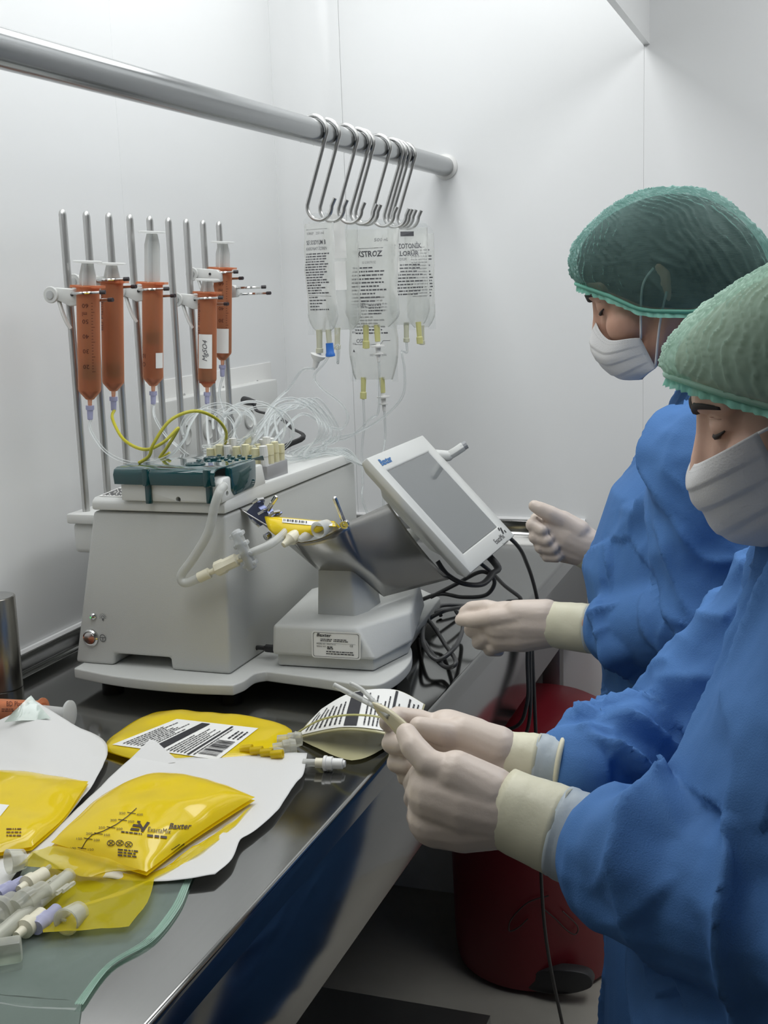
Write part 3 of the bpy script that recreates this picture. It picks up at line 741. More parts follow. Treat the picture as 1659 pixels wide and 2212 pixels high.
def pr_soda(m, rd, fn):
    w = .058
    put_text(m, 'KRKP   250 ml', fn, -.022, .158, .006, width=.036); m.poly([fn(-.024, .166), fn(.02, .166), fn(.02, .1666), fn(-.024, .1666)])
    put_text(m, '%5 SODYUM B', fn, -.023, .142, .010, width=.040, bold=.02); put_text(m, 'KARBONAT İÇEREN', fn, -.023, .133, .007, width=.042, bold=.01)
    words(m, rd, fn, -.022, .024, .062, .128, .0042, .0021); words(m, rd, fn, -.022, .018, .038, .058, .005, .002, .6); m.poly([fn(-.022, .060), fn(.026, .058), fn(.026, .0586), fn(-.022, .0606)])
def pr_dex(m, rd, fn):
    put_text(m, '500 mL', fn, .012, .150, .008, width=.026); put_text(m, 'KSTROZ', fn, -.022, .124, .014, width=.052, bold=.03); put_text(m, 'DEKST', fn, -.034, .130, .008, width=.02)
    put_text(m, '%5 DEKSTROZ', fn, -.012, .112, .006, width=.03); m.poly([fn(-.018, .138), fn(.03, .138), fn(.03, .139), fn(-.018, .139)])
    words(m, rd, fn, -.032, .036, .045, .106, .0065, .0026, .8); put_text(m, 'OSEL', fn, -.026, .036, .010, width=.022, bold=.01); words(m, rd, fn, 0, .03, .02, .04, .005, .002)
def pr_osel(m, rd, fn):
    put_text(m, 'OSEL', fn, -.034, .072, .011, width=.026, bold=.01); words(m, rd, fn, -.036, .036, .088, .16, .0062, .0028, .8); m.poly([fn(-.036, .068), fn(.02, .068), fn(.02, .069), fn(-.036, .069)]); m.poly([fn(.02, .068), fn(.026, .075), fn(.04, .075), fn(.04, .076), fn(.0255, .076), fn(.02, .069)])
    put_text(m, '/2023  08/2022  20300', fn, -.004, .046, .006, width=.036); put_text(m, '800', fn, -.045, .09, .006); put_text(m, '900', fn, -.043, .068, .006)
    for s in (.0,): m.poly([fn(-.042, .054), fn(-.036, .054), fn(-.039, .060)])
def pr_iso(m, rd, fn):
    put_text(m, 'İZOTONİK', fn, -.024, .145, .013, width=.050, bold=.02); put_text(m, 'KLORÜR', fn, -.024, .131, .013, width=.044, bold=.02); m.poly([fn(-.014, .168), fn(.012, .168), fn(.012, .177), fn(-.014, .177)])
    put_text(m, 'SODYUM', fn, -.024, .122, .007, width=.02); words(m, rd, fn, -.024, .026, .055, .115, .0062, .0024, .8)
def pr_small(m, rd, fn):
    words(m, rd, fn, -.02, .024, .06, .16, .006, .0024, .8)
BAGS = []
BAGS.append(iv_bag(at(688, 482, Y=hooks_y[0]), .062, .176, -.25, 'clear infusion bag with blue port cap, hung by itself', pr_soda, tab=.016, seed=2, ports=((-.13, 0), (.17, 1)), taper=.45))
BAGS.append(iv_bag(at(735, 496, Y=hooks_y[2]+.03), .062, .175, .5, 'clear infusion bag with tall white paper strip across it', None, tab=.025, seed=9, ports=((-.2, 0),)))
BAGS.append(iv_bag(at(797, 495, Y=hooks_y[3]), .112, .172, -.15, 'crumpled clear infusion bag printed KSTROZ, large lettering', pr_dex, tab=.016, seed=4, crumple=.014, ports=((-.12, 2), (.08, 3)), taper=.6))
BAGS.append(iv_bag(at(797, 510, Y=hooks_y[5]+.06), .105, .275, -.1, 'tall clear infusion bag hanging lowest, printed OSEL', pr_osel, tab=.03, seed=5, crumple=.010, ports=((-.22, 2), (.16, 3)), taper=.8))
BAGS.append(iv_bag(at(880, 492, Y=hooks_y[7]), .078, .184, .35, 'clear infusion bag with bold capitals, hung nearest the wall flange', pr_iso, tab=.016, seed=6, crumple=.011, ports=((-.1, 0), (.2, 2)), taper=.7))
BAGS.append(iv_bag(at(905, 505, Y=hooks_y[9]+.03), .060, .185, .6, 'clear infusion bag hidden half behind the bold-lettered one', pr_small, tab=.02, seed=7, crumple=.006, ports=((0, 0),)))
# white paper strips stuck on the second bag and a bar-code strip on the dextrose bag
fn = BAGS[1][2]; tb = BAGS[1][0]
m = MB(); m.grid(lambda a, b: fn(-.022+.03*a, .125+.065*b, 1, .0012)+V((0, 0, .02*b*(1-a))), 4, 6); m.make('paper_strip', PAPER, tb)
m = MB(); m.grid(lambda a, b: fn(-.02+.026*a, .07+.05*b, 1, .0012), 4, 6); m.make('paper_strip', PAPER, tb)
fn = BAGS[4][2]; m = MB(); m.grid(lambda a, b: fn(-.034+.016*a, .10+.062*b, 1, .0014), 3, 4); s_ = m.make('paper_strip', PAPER, BAGS[4][0])
m = MB(); bars(m, random.Random(2), lambda x, y: fn(-.0325+y, .108+x, 1, .002), 0, .045, 0, .010, 16); m.make('barcode', INK, s_, smooth=False)

# ================================================================ tubing
GROUPT = 'clear tubes over the pump'
def tube_thing(pts, r, label, material=None, group=None, name='tubing', n=8):
    P = [V(p) if not (len(p) == 3 and abs(p[0]) > 20) else at(p[0], p[1], Y=p[2]) for p in pts]
    o = MB().tube(spline(P, n), r, 8).make(name, material or CLEAR, smooth=2)
    return tag(o, label, 'tubing', group)
YT = mat('yellow_tube', (.70, .66, .06), .12, alpha=.55, var=.03)
def top_of(i, j): return V((-.864+i*.0148, 1.638+j*.0192, 1.23))
tube_thing([SYR[0], (196, 930, 1.52), (232, 978, 1.50), (292, 1001, 1.50), (360, 988, 1.52), (398, 950, 1.56), (412, 915, 1.60), (440, 880, 1.65), (490, 873, 1.68), (520, 905, 1.66), top_of(1, 0)], .0023, 'clear tube sagging from the scale-marked syringe to the connectors')
tube_thing([SYR[1], (243, 905, 1.58), (268, 950, 1.55), (312, 971, 1.54), (352, 956, 1.55), (383, 926, 1.57), (381, 934, 1.575), (362, 965, 1.58), (345, 990, 1.58), V((-.90, 1.58, 1.228))], .0024, 'bright yellow tube leading down from its syringe', YT)
tube_thing([V((-.905, 1.50, 1.225)), (322, 985, 1.50), (332, 958, 1.50), (368, 908, 1.52), (420, 888, 1.55), (465, 903, 1.59), (488, 932, 1.63), top_of(1, 1)], .0024, 'bright yellow tube arching over teal cover to the connectors', YT)
tube_thing([SYR[2], (334, 900, 1.70), (358, 940, 1.68), (385, 965, 1.66), (410, 985, 1.66), (440, 990, 1.65), top_of(0, 2)], .0023, 'clear tube running from the raised-plunger syringe to the connectors')
tube_thing([SYR[3], (447, 905, 1.86), (452, 960, 1.80), (470, 975, 1.74), top_of(2, 3)], .0023, 'clear tube hanging from the handwritten-sticker syringe')
tube_thing([SYR[4], (474, 850, 1.95), (486, 900, 1.90), (480, 945, 1.82), (490, 960, 1.76), top_of(3, 3)], .0023, 'clear tube hanging from the highest syringe')
rl = random.Random(12)
loops = [(440, 925, 44, 1.66), (452, 930, 50, 1.70), (505, 915, 42, 1.68), (512, 922, 36, 1.70), (545, 925, 64, 1.72), (570, 930, 58, 1.76)]
for k, (cx, cy, rp, Yc) in enumerate(loops):
    pts = []; a0 = rl.uniform(2.2, 3.2); n = 10
    for q in range(n):
        a = a0 + q/(n-1)*5.2; pts.append(at(cx+rp*1.1*cos(a), cy+rp*.9*sin(a), Y=Yc+.03*sin(a*1.3+k)))
    pts.append(top_of(2+k % 4, k % 3))
    for p in pts: p.z = max(p.z, 1.186+.0025)
    tube_thing(pts, .0022, 'clear tube coiled in a loose loop above the connectors', None, GROUPT)
for k in range(7):
    y0 = 1.70+.03*k; top = V((-.80-.02*(k % 3), y0, 1.23))
    pts = [top_of(3+k % 4, k % 4), at(570+8*k, 905-3*k, Y=y0), at(600+9*k, 868+(k*7) % 15, Y=y0+.05), at(640+8*k, 862+(k*11) % 22, Y=y0+.1), at(676+9*k, 890+5*k, Y=y0+.12), at(690+6*k, 935+3*k, Y=y0+.10), V((-.80-.015*(k % 4), 1.84+.012*k, 1.1855)), V((-.775, 1.90+.01*k, 1.1835)), V((-.74-.006*k, 1.97+.01*k, 1.15))]
    tube_thing(pts, .0023, 'clear tube arching from the connectors over the pump lid edge', None, 'clear tubes arching to the lid edge')
e = BAGS[0][1][0]
sp = MB().lathe(e+V((0, 0, .004)), V((-.35, 0, -1)), [(0, .004), (.006, .0045), (.008, .013), (.012, .012), (.018, .006), (.03, .004), (.031, .002)], 20).make('spike_connector', WHITEP); tag(sp, 'white flanged spike pushed into the blue-capped infusion bag', 'connector')
e2 = e+V((-.0105, 0, -.026))
tube_thing([e2, (652, 800, 1.92), (625, 838, 1.90), (600, 862, 1.86), (575, 895, 1.80), top_of(5, 2)], .0024, 'clear tube slanting from the blue-capped bag to the connectors')
tube_thing([BAGS[1][1][0], BAGS[1][1][0]-V((0, 0, .025)), (730, 745, 2.05), (700, 785, 2.03), (679, 812, 2.02), (694, 838, 2.0), (735, 870, 1.98), (752, 900, 1.97), (738, 926, 1.95), (700, 918, 1.9), (650, 895, 1.84), top_of(6, 1)], .0023, 'clear tube with kinked bend below the paper-strip bag')
tube_thing([BAGS[2][1][1], BAGS[2][1][1]-V((0, 0, .03)), BAGS[2][1][1]-V((.004, 0, .09)), (800, 905, 2.08), (755, 945, 2.04), (700, 955, 1.97), V((-.80, 1.93, 1.186)), V((-.82, 1.82, 1.187)), top_of(6, 3)], .0024, 'clear tube dropping from the crumpled bag behind the pump')
tube_thing([BAGS[4][1][0], BAGS[4][1][0]-V((0, 0, .02)), (868, 760, 2.25), (874, 800, 2.25), (870, 855, 2.24), (830, 900, 2.2), (770, 935, 2.12), (710, 950, 2.0), V((-.79, 1.90, 1.1865)), V((-.81, 1.80, 1.187)), top_of(6, 2)], .0024, 'clear tube curving widely from the bold-lettered bag')
tube_thing([BAGS[3][1][1], BAGS[3][1][1]-V((0, 0, .05)), (824, 985, 2.2), (800, 1010, 2.1), V((-.73, 2.02, 1.10)), V((-.72, 2.0, 1.0)), V((-.70, 2.0, .93)), V((-.66, 2.05, ZB+.004))], .0024, 'clear tube dropping straight from the lowest bag')
tube_thing([BAGS[3][1][0], BAGS[3][1][0]-V((0, 0, .05)), (782, 970, 2.26), (784, 1040, 2.2), (790, 1100, 2.15), V((-.72, 2.1, ZB+.004))], .0024, 'clear tube hanging behind the pump from yellow port')

# ================================================================ socket trunking on the left wall
bx = thing('socket_trunking', 'grey metal socket box screwed to the white wall behind the rods', 'socket box', (XW+.015, 2.12, 1.12))
z1, z0 = 1.268, 1.12
MB().bb(XW, XW+.030, 1.93, 2.42, z0, z1).make('casing', PLL, bx, bevel=.003)
MB().bb(XW-.0005, XW+.003, 1.90, 2.45, z0-.01, z1+.035).make('back_plate', WHITEP, bx, bevel=.001)
for px, py in ((397, 854), (481, 838), (555, 825)):
    c = at(px, py, X=XW+.003); MB().lathe(c, (1, 0, 0), [(-.002, .004), (.002, .004), (.003, .002)], 12).make('screw', CHROME, bx)
for y in (2.0, 2.09, 2.18, 2.27):
    s_ = MB().lathe((XW+.029, y, 1.20), (1, 0, 0), [(0, .021), (.004, .021), (.005, .018), (-.008, .016), (-.008, .001)], 24).make('socket', PLG, bx)
st = MB(); pts = [at(549, 872, Y=2.12), at(556, 888, Y=2.12), at(590, 896, Y=2.1), at(612, 908, Y=2.08), at(632, 926, Y=2.06), at(655, 945, Y=2.04), V((-.93, 2.02, 1.16)), V((-.93, 2.0, 1.05)), V((-.98, 2.04, ZB+.004))]
st.tube(spline(pts, 6), .005, 8, flat=.5); tag(st.make('power_lead', PLD), 'black flat lead hanging from the socket box behind the tubes', 'cable')
MB().lathe(at(549, 870, Y=2.12), (-1, .6, .1), [(0, .006), (.02, .008), (.035, .008)], 14).make('plug', PLD, bx)

# ================================================================ cables by the display
CAB = mat('grey_cable', (.055, .055, .055), .4, var=.05)
tag(MB().tube(spline([at(945, 1212, Y=1.80), at(965, 1240, Y=1.80), at(1000, 1260, Y=1.80), at(1040, 1262, Y=1.82), at(1062, 1240, Y=1.85), at(1066, 1212, Y=1.88), V((-.60, 1.90, 1.10))], 8), .0062, 10, flat=.6).make('ribbon_cable', PLD), 'thick black cable looping under the tilted display', 'cable')
def cab(pts, label, r=.0034):
    P = [at(*p[:2], Y=p[2]) if abs(p[0]) > 20 else V(p) for p in pts]
    return tag(MB().tube(spline(P, 8), r, 8).make('cable', CAB, smooth=2), label, 'cable')
XD = XE+.006
cab([(-.53, 1.93, 1.08), (1112, 1172, 1.95), (1140, 1222, 1.99), (1157, 1278, 2.03), (1163, 1320, 2.05), (XD, 2.06, .89), (XD+.002, 2.06, .80), (XD+.004, 2.08, .55), (XD+.004, 2.12, .25), (-.45, 2.18, .01)], 'dark grey cable running from display corner over the bench edge')
cab([(-.58, 1.85, 1.07), (1048, 1225, 1.85), (1090, 1265, 1.93), (1125, 1294, 2.0), (XE-.03, 2.03, ZB+.006), (XD, 2.035, .885), (XD+.003, 2.035, .8), (XD+.002, 2.03, .7), (-.50, 2.08, .64), (-.57, 2.2, .615), (-.64, 2.3, .62)], 'dark grey cable slanting from under the display to the bench edge')
cab([(-.60, 1.93, ZB+.004), (950, 1310, 1.95), (1000, 1308, 1.98), (1060, 1318, 2.0), (XE-.02, 2.02, ZB+.006), (XD, 2.02, .88), (XD+.002, 2.018, .80), (XD+.001, 2.015, .73), (-.50, 2.02, .68), (-.6, 2.05, .66)], 'dark grey cable hanging beside the others over the edge')
for k, pp in enumerate(([(900, 1300), (950, 1283), (1000, 1290), (1050, 1285), (1068, 1255), (1040, 1235), (985, 1262), (930, 1290)], [(895, 1320), (930, 1345), (960, 1390), (985, 1430), (960, 1440), (925, 1400), (905, 1355), (930, 1325), (985, 1315)], [(1010, 1310), (960, 1320), (920, 1345), (915, 1390), (945, 1425), (985, 1395), (1000, 1350), (985, 1320)])):
    P = []
    for j, (a, b) in enumerate(pp):
        z = ZB+.0045+.008*k+.012*(j % 2) if k else .99
        P.append(at(a, b, Z=z) if k else at(a, b, Y=1.86))
    tag(MB().tube(spline(P, 8), .0034, 8).make('cable', CAB, smooth=2), ('dark grey cable coiled in the air below the display', 'dark grey cable slack lying in a loop on the worktop beside weighing unit', 'dark grey cable loop lying near the gloved fingers on the worktop')[k], 'cable')

# ================================================================ filling line from the pump head to the cradle bag
FT = mat('milky_tube', (.80, .81, .78), .2, alpha=.5, var=.02)
fl_ = thing('filling_line', 'milky filling tube with cream connector and clear clamp below pump head', 'tubing', at(400, 1256, Y=1.45))
P = [at(484, 1050, Y=1.472), at(474, 1062, Y=1.458), at(463, 1095, Y=1.452), at(450, 1150, Y=1.448), at(418, 1205, Y=1.445), at(394, 1238, Y=1.443), at(392, 1254, Y=1.442), at(405, 1259, Y=1.442), at(433, 1247, Y=1.443)]
MB().tube(spline(P, 6), .0062, 12).make('tube', FT, fl_, smooth=2)
a, b = at(430, 1248, Y=1.443), at(520, 1205, Y=1.452); d = b-a; Ln = d.length
MB().lathe(a, d, [(0, .0075), (Ln*.25, .0075), (Ln*.26, .004), (Ln*.42, .004)], 14).make('connector', CREAM, fl_)
MB().lathe(a+d*.40, d, [(0, .008), (.002, .0105), (.014, .0105), (.016, .009), (.034, .009), (.036, .006), (.05, .006)], 8).make('connector', CREAM, fl_)
m = MB(); cl = at(527, 1188, Y=1.453)
ax = (V((.35, .1, -.94)).normalized(), V((.92, .2, .35)).normalized(), None); az = ax[0].cross(ax[1]).normalized(); ax = (ax[0], az.cross(ax[0]), az)
CLP = mat('clear_clip', (.84, .86, .86), .1, alpha=.3)
m.box(cl, (.058, .012, .02), ax=ax); m.make('slide_clamp', CLP, fl_, bevel=.004, bseg=3)
m = MB()
for k in (-1.4, -.5, .4, 1.3): m.box(cl+ax[0]*(k*.016), (.006, .02, .016), ax=ax)
m.make('clamp_ribs', CLP, fl_, bevel=.002)
P = [at(515, 1207, Y=1.452), at(545, 1193, Y=1.456), at(580, 1178, Y=1.47), at(605, 1160, Y=1.49), at(622, 1143, Y=1.51)]
MB().tube(spline(P, 6), .0055, 12).make('tube', FT, fl_, smooth=2)
# yellow bag lying in the cradle
YB_ = mat('yellow_film', (.90, .66, .010), .16, coat=.5, alpha=.93, bump=.15, bscale=25, var=.06, vscale=12)
cb = thing('bag_in_cradle', 'yellow fluid bag with white bar-coded label lying in the steel cradle', 'fluid bag', at(650, 1150, Y=1.53))
def bagc(u, v):
    a = at(575, 1118, Y=1.525); b = at(722, 1131, Y=1.53); c_ = at(615, 1152, Y=1.505); d_ = at(728, 1148, Y=1.515)
    return a.lerp(b, u).lerp(c_.lerp(d_, u), v)
m = MB()
sec = []
for i in range(15):
    u = i/14; T = at(572+152*u, 1115+14*u**1.5, Y=1.525); Bq = at(582+144*u, 1146+24*sin(pi*min(1, u*1.2))**.7-8*u, Y=1.505)
    ring = []
    thk_ = 0.014*sin(pi*(.05+.9*u))+.002
    cpt = (T+Bq)/2; hv = (T-Bq)/2; ov = V((.15, -1, .25)).normalized()
    for k in range(12):
        a_ = 2*pi*k/12; ring.append(cpt+hv*cos(a_)+ov*(thk_*sin(a_)))
    sec.append(ring)
back = []
m.rings(sec); pch = m.make('pouch', YB_, cb, smooth=2)
m = MB(); m.grid(lambda u, v: at(572+150*u, 1119+9*u, Y=1.535).lerp(V((-.675+.06*u, 1.60, 1.112-.02*u)), v), 8, 4); m.make('rear_film', YB_, cb, solid=.003)
f = decal(pch); m = MB(); m.grid(lambda u, v: f(610+108*u, -(1120+11*u+9*v)), 14, 3); lb_ = m.make('label', PAPER, cb)
f = decal(lb_); m = MB(); bars(m, random.Random(4), lambda x, y: f(613+x, -(1121.5+x*.1+y)), 0, 50, 0, 4, 20); m.make('barcode', INK, lb_, smooth=False)
c = at(634, 1160, Y=1.497); MB().lathe(c, (-.5, -1, -.5), [(-.012, .007), (0, .009), (.006, .009), (.010, .006), (.02, .004), (.021, .001)], 16).make('port_cap', CREAM, cb)
c = at(698, 1140, Y=1.505); MB().lathe(c, (-.3, -1, -.1), [(-.01, .009), (.010, .0115), (.012, .0115), (.010, .0095), (-.004, .008)], 18, cap=False).make('port_sleeve', PLUNG, cb)
c = at(664, 1156, Y=1.502); MB().lathe(c, (-.4, -1, -.3), [(-.014, .006), (0, .007), (.012, .005), (.016, .003)], 12).make('port_cap', PLUNG, cb)
# ================================================================ things lying on the worktop
def coons(T, B, L, R):
    """four boundary polylines (T and B run left to right, L and R run bottom to top)"""
    def ev(C, t):
        k = t*(len(C)-1); i = min(int(k), len(C)-2); return C[i].lerp(C[i+1], k-i)
    def f(u, v):
        a = ev(B, u).lerp(ev(T, u), v) + ev(L, v).lerp(ev(R, v), u)
        b = B[0].lerp(B[-1], u).lerp(T[0].lerp(T[-1], u), v)
        return a-b
    return f
def onb(pts, z=0., n=6, sp=True):
    P = [at(p[0], p[1], Z=ZB+(p[2] if len(p) > 2 else z)) for p in pts]
    return spline(P, n) if sp and len(P) > 2 else P
# steel cylinder against the wall
c = at(4, 1484, Z=ZB); hgt = at(4, 1290, Y=c.y).z-ZB
cy = thing('steel_canister', 'upright brushed steel canister standing against the wall', 'canister', c)
MB().lathe(c, (0, 0, 1), [(0, .0295), (.001, .0305), (hgt-.001, .0305), (hgt, .0298), (hgt, .001)], 40).make('wall', mat('canister_steel', (.42, .40, .36), .25, 1, var=.02), cy)
MB().lathe(c+V((0, 0, hgt)), (0, 0, 1), [(-.0005, .0285), (.0006, .0285), (.0008, .001)], 40).make('lid', CHROME, cy)
# amber syringe lying down
a = at(-120, 1530, Z=ZB+.018); b = at(92, 1541, Z=ZB+.018); d = (b-a).normalized(); Ln = (b-a).length; r = .0165
sy = thing('lying_syringe', 'amber syringe lying on the worktop, its clear plunger disc facing out', 'syringe', V((b.x, b.y, ZB)))
br = MB().lathe(a, d, [(0, .004), (.004, r), (Ln-.003, r), (Ln-.002, r+.004), (Ln, r+.004), (Ln+.001, r-.002), (.01, r-.002)], 28, cap=False).make('barrel', ORG, sy)
e = b+d*.040
MB().lathe(b-d*.09, d, [(0, .011), (.09, .011), (.09+(e-b).length-.004, .009), (.09+(e-b).length-.003, .019), (.09+(e-b).length, .019), (.091+(e-b).length, .017)], 28).make('plunger', PLUNG, sy)
f = decal(br); m = MB(); put_text(m, 'BD Plas', f, 14, -1526, 15, width=34, shear=-.05); words(m, random.Random(1), f, 4, 36, -1536, -1531, 4, 2); m.make('maker_print', mat('brown_print', (.05, .012, .006), .6), br, smooth=False)

PCH = mat('pouch_paper', (.80, .80, .785), .55, bump=.12, bscale=35, var=.015, transl=.15)
GRN = mat('green_film', (.74, .88, .81), .1, alpha=.14, bump=.5, bscale=60, coat=.6, transl=.3)
YF = mat('yellow_bag_film', (.96, .74, .010), .17, coat=.4, alpha=.9, bump=.12, bscale=40, var=.05, vscale=14, transl=.25)
YF2 = mat('yellow_thin_film', (.88, .72, .015), .15, coat=.6, alpha=.55, bump=.2, bscale=40, transl=.35)
def waves(fn, amp, sc, seed, z=.0):
    def g(u, v):
        p = fn(u, v); n = noise.noise(V((p.x*sc, p.y*sc, seed)))+.5*noise.noise(V((p.x*sc*2.7, p.y*sc*2.7, seed+3)))
        p = p.copy(); p.z += z+amp*(n*.5+.5); return p
    return g
# pouch lying farther in
pa = thing('peel_pouch', 'opened white paper peel pouch with glossy green tip, lying by the canister', 'pouch', at(60, 1640, Z=ZB))
T = onb([(-160, 1660), (-60, 1585, .02), (30, 1545, .040), (68, 1513, .052)], .003); B = onb([(-60, 2010), (30, 1900), (120, 1800)], .003); L = onb([(-60, 2010), (-120, 1850), (-160, 1660)], .003); R = onb([(120, 1800), (200, 1700), (232, 1616, .008), (160, 1568, .030), (68, 1513, .052)], .004)
m = MB(); m.grid(waves(coons(T, B, L, R), .006, 18, 2), 34, 34); m.make('paper', PCH, pa, solid=.0004, smooth=2)
m = MB(); m.grid(waves(coons(onb([(30, 1545), (68, 1511, .056)], .048, sp=False), onb([(10, 1568), (110, 1560)], .036, sp=False), onb([(10, 1568), (30, 1545, .048)], .036, sp=False), onb([(110, 1560), (68, 1511, .056)], .036, sp=False)), .004, 40, 5, .003), 10, 8); m.make('glossy_film', mat('pale_green_film', (.62, .72, .66), .1, alpha=.75, bump=.6, bscale=50, coat=.8), pa, smooth=2)
# pouch lying nearer, with its green film underneath
pb = thing('peel_pouch', 'large white paper peel pouch spread under the printed yellow bag, green film below', 'pouch', at(350, 1850, Z=ZB))
T = onb([(322, 1612, .016), (372, 1645, .006), (520, 1640, .004), (664, 1634, .006)], .003, 8); B = onb([(70, 1850), (170, 1900), (345, 1914), (465, 1902)], .003, 8); L = onb([(70, 1850), (180, 1745), (322, 1612, .016)], .004); R = onb([(465, 1902), (502, 1868), (520, 1826), (548, 1805), (590, 1770), (612, 1742), (640, 1700), (656, 1682), (664, 1634, .006)], .003, 4)
m = MB(); m.grid(waves(coons(T, B, L, R), .0050, 16, 8, .003), 44, 40); m.make('paper', PCH, pb, solid=.0004, smooth=2)
m = MB(); m.rings([[at(262, 1662, Z=ZB+.010), at(323, 1597, Z=ZB+.030), at(376, 1647, Z=ZB+.010)], [at(262, 1662, Z=ZB+.010)+V((.004, .006, -.002)), at(323, 1597, Z=ZB+.030)+V((.004, .006, -.003)), at(376, 1647, Z=ZB+.010)+V((.004, .006, -.002))]])
m.make('folded_corner', PCH, pb)
T = onb([(60, 1860), (240, 1890), (440, 1850)], .002); B = onb([(-80, 2140), (40, 2160), (178, 2168)], .001); L = onb([(-80, 2140), (0, 2000), (60, 1860)], .001); R = onb([(178, 2168), (240, 2085), (330, 2030), (385, 1960), (412, 1900), (440, 1850)], .001)
m = MB(); m.grid(waves(coons(T, B, L, R), .005, 22, 4, .001), 34, 30); gf = m.make('green_film', GRN, pb, smooth=2)
m = MB(); m.grid(waves(coons(onb([(-80, 2140), (40, 2160), (178, 2168)], .002), onb([(-90, 2290), (60, 2300), (160, 2290)], .001), onb([(-90, 2290), (-80, 2140)], .002, sp=False), onb([(160, 2290), (178, 2168)], .002, sp=False)), .003, 20, 6, .001), 20, 8); m.make('green_film', GRN, pb, smooth=2)
for k in range(4):
    o_ = 5*k
    MB().tube(onb([(438-o_, 1846+o_), (412-o_, 1902+o_*.5), (386-o_, 1962), (330-o_, 2030), (240-o_*.6, 2085), (178-o_, 2168)], .0035), .0009, 6).make('seal_rib', GRN, pb)
def bag(label, T, B, L, R, thick, seed, nu=30, nv=24, base=.004, mater=None):
    t = thing('fluid_bag', label, 'fluid bag', V((0, 0, 0)))
    P = coons(T, B, L, R); c = P(.5, .5); t.location = V((c.x, c.y, ZB)); WLOC[t] = V(t.location)
    prof = lambda u, v: (max(0, 1-abs(2*u-1)**3)*max(0, 1-abs(2*v-1)**3))**.7
    m = MB()
    def up(u, v):
        p = P(u, v).copy(); q = prof(u, v); n = noise.noise(V((p.x*18, p.y*18, seed)))*.0035+noise.noise(V((p.x*45, p.y*30, seed)))*.0012
        p.z = p.z+base+thick*q+n*(.3+q); return p
    def dn(u, v): p = P(u, v).copy(); p.z += base*.6; return p
    m.grid(up, nu, nv); m.grid(dn, nu, nv)
    bmesh.ops.remove_doubles(m.bm, verts=m.bm.verts, dist=.0003)
    return t, m.make('pouch', mater or YF, t, smooth=2), up
# yellow bag on the farther pouch
t1, b1, _ = bag('plain yellow bag with small white sticker on the pouch by the canister', onb([(-120, 1690), (30, 1683), (192, 1702)], .006), onb([(-150, 1850), (-40, 1862), (70, 1846)], .006), onb([(-150, 1850), (-140, 1760), (-120, 1690)], .006), onb([(70, 1846), (140, 1780), (192, 1702)], .006), .014, 3, base=.008)
f = decal(b1); m = MB(); m.poly(pl(f, [(-40, 1775), (0, 1765), (20, 1740), (-30, 1735)])); m.make('white_sticker', PAPER, t1, smooth=False)
m = MB(); words(m, random.Random(2), f, 14, 46, -1808, -1790, 7, 3); m.make('print', mat('brown_ink', (.16, .08, .005), .5), t1, smooth=False)
# printed yellow bag on the nearer pouch
t2, b2, _ = bag('yellow fluid bag with black volume scale and maker print, on white paper', onb([(350, 1694, .010), (450, 1712, .008), (552, 1740, .006)], .008), onb([(112, 1840), (200, 1868), (318, 1904)], .008), onb([(112, 1840), (200, 1765), (270, 1722), (350, 1694, .010)], .008), onb([(318, 1904), (400, 1840), (480, 1786), (552, 1740, .006)], .008), .020, 7, 36, 28, base=.010)
f = decal(b2); BI = mat('bag_ink', (.045, .025, .01), .5)
def line(m, f, pts, w):
    P = [f(x, -y) for x, y in pts]; m.tube(P, w, 4)
m = MB()
put_text(m, 'Baxter', f, 363, -1791, 17, width=48, bold=.02, shear=.35)
put_text(m, 'ExactaMix', lambda x, y: f(x, y-.10*(x-318)), 318, -1797, 15, width=50, shear=.2); words(m, random.Random(3), lambda x, y: f(x, y-.10*(x-318)), 318, 368, -1812, -1803, 9, 5); words(m, random.Random(3), lambda x, y: f(x, y-.11*(x-262)), 262, 322, -1802, -1796, 9, 3)
m.poly(pl(f, [(288, 1781), (306, 1783), (304, 1788), (286, 1786)])); m.poly(pl(f, [(284, 1789), (302, 1791), (300, 1796), (281, 1794)])); m.poly(pl(f, [(304, 1796), (318, 1776), (324, 1778), (309, 1799)])); m.poly(pl(f, [(298, 1780), (304, 1780), (311, 1792), (306, 1795)])); m.poly(pl(f, [(297, 1774), (304, 1775), (303, 1779), (296, 1778)]))
line(m, f, [(295, 1747), (275, 1765), (250, 1783), (222, 1797), (200, 1804), (188, 1815), (178, 1832), (172, 1842)], .0005)
for k, (x, y) in enumerate(((284, 1757), (265, 1772), (240, 1788), (213, 1801), (191, 1812), (178, 1832))):
    line(m, f, [(x-9, y-1), (x+9, y+2)], .0004); put_text(m, str(100+50*(5-k)), f, x-27, -y-3, 7, width=14); put_text(m, str(400-50*k), f, x+11, -y-6, 7, width=14)
for x, y in ((240, 1822), (259, 1822), (278, 1825)):
    line(m, f, [(x+8*cos(a*pi/6), y+6*sin(a*pi/6)) for a in range(13)], .0004); line(m, f, [(x-5, y-4), (x+5, y+4)], .0004); line(m, f, [(x+5, y-5), (x-5, y+5)], .0004)
words(m, random.Random(6), lambda x, y: f(x, y-.1*(x-255)), 255, 300, -1850, -1834, 6, 3.2)
m.poly(pl(f, [(369, 1836), (386, 1824), (399, 1825), (384, 1840)]))
m.make('print', BI, t2, smooth=False)
m = MB(); m.grid(waves(coons(onb([(118, 1838), (220, 1880), (330, 1898), (480, 1800), (548, 1748)], .006), onb([(60, 1985), (140, 1972), (230, 1950), (330, 1912), (440, 1850)], .003), onb([(60, 1985), (70, 1920), (118, 1838)], .004), onb([(440, 1850), (500, 1800), (548, 1748)], .004)), .006, 30, 3, .002), 30, 12); m.make('film_border', YF2, t2, smooth=2)
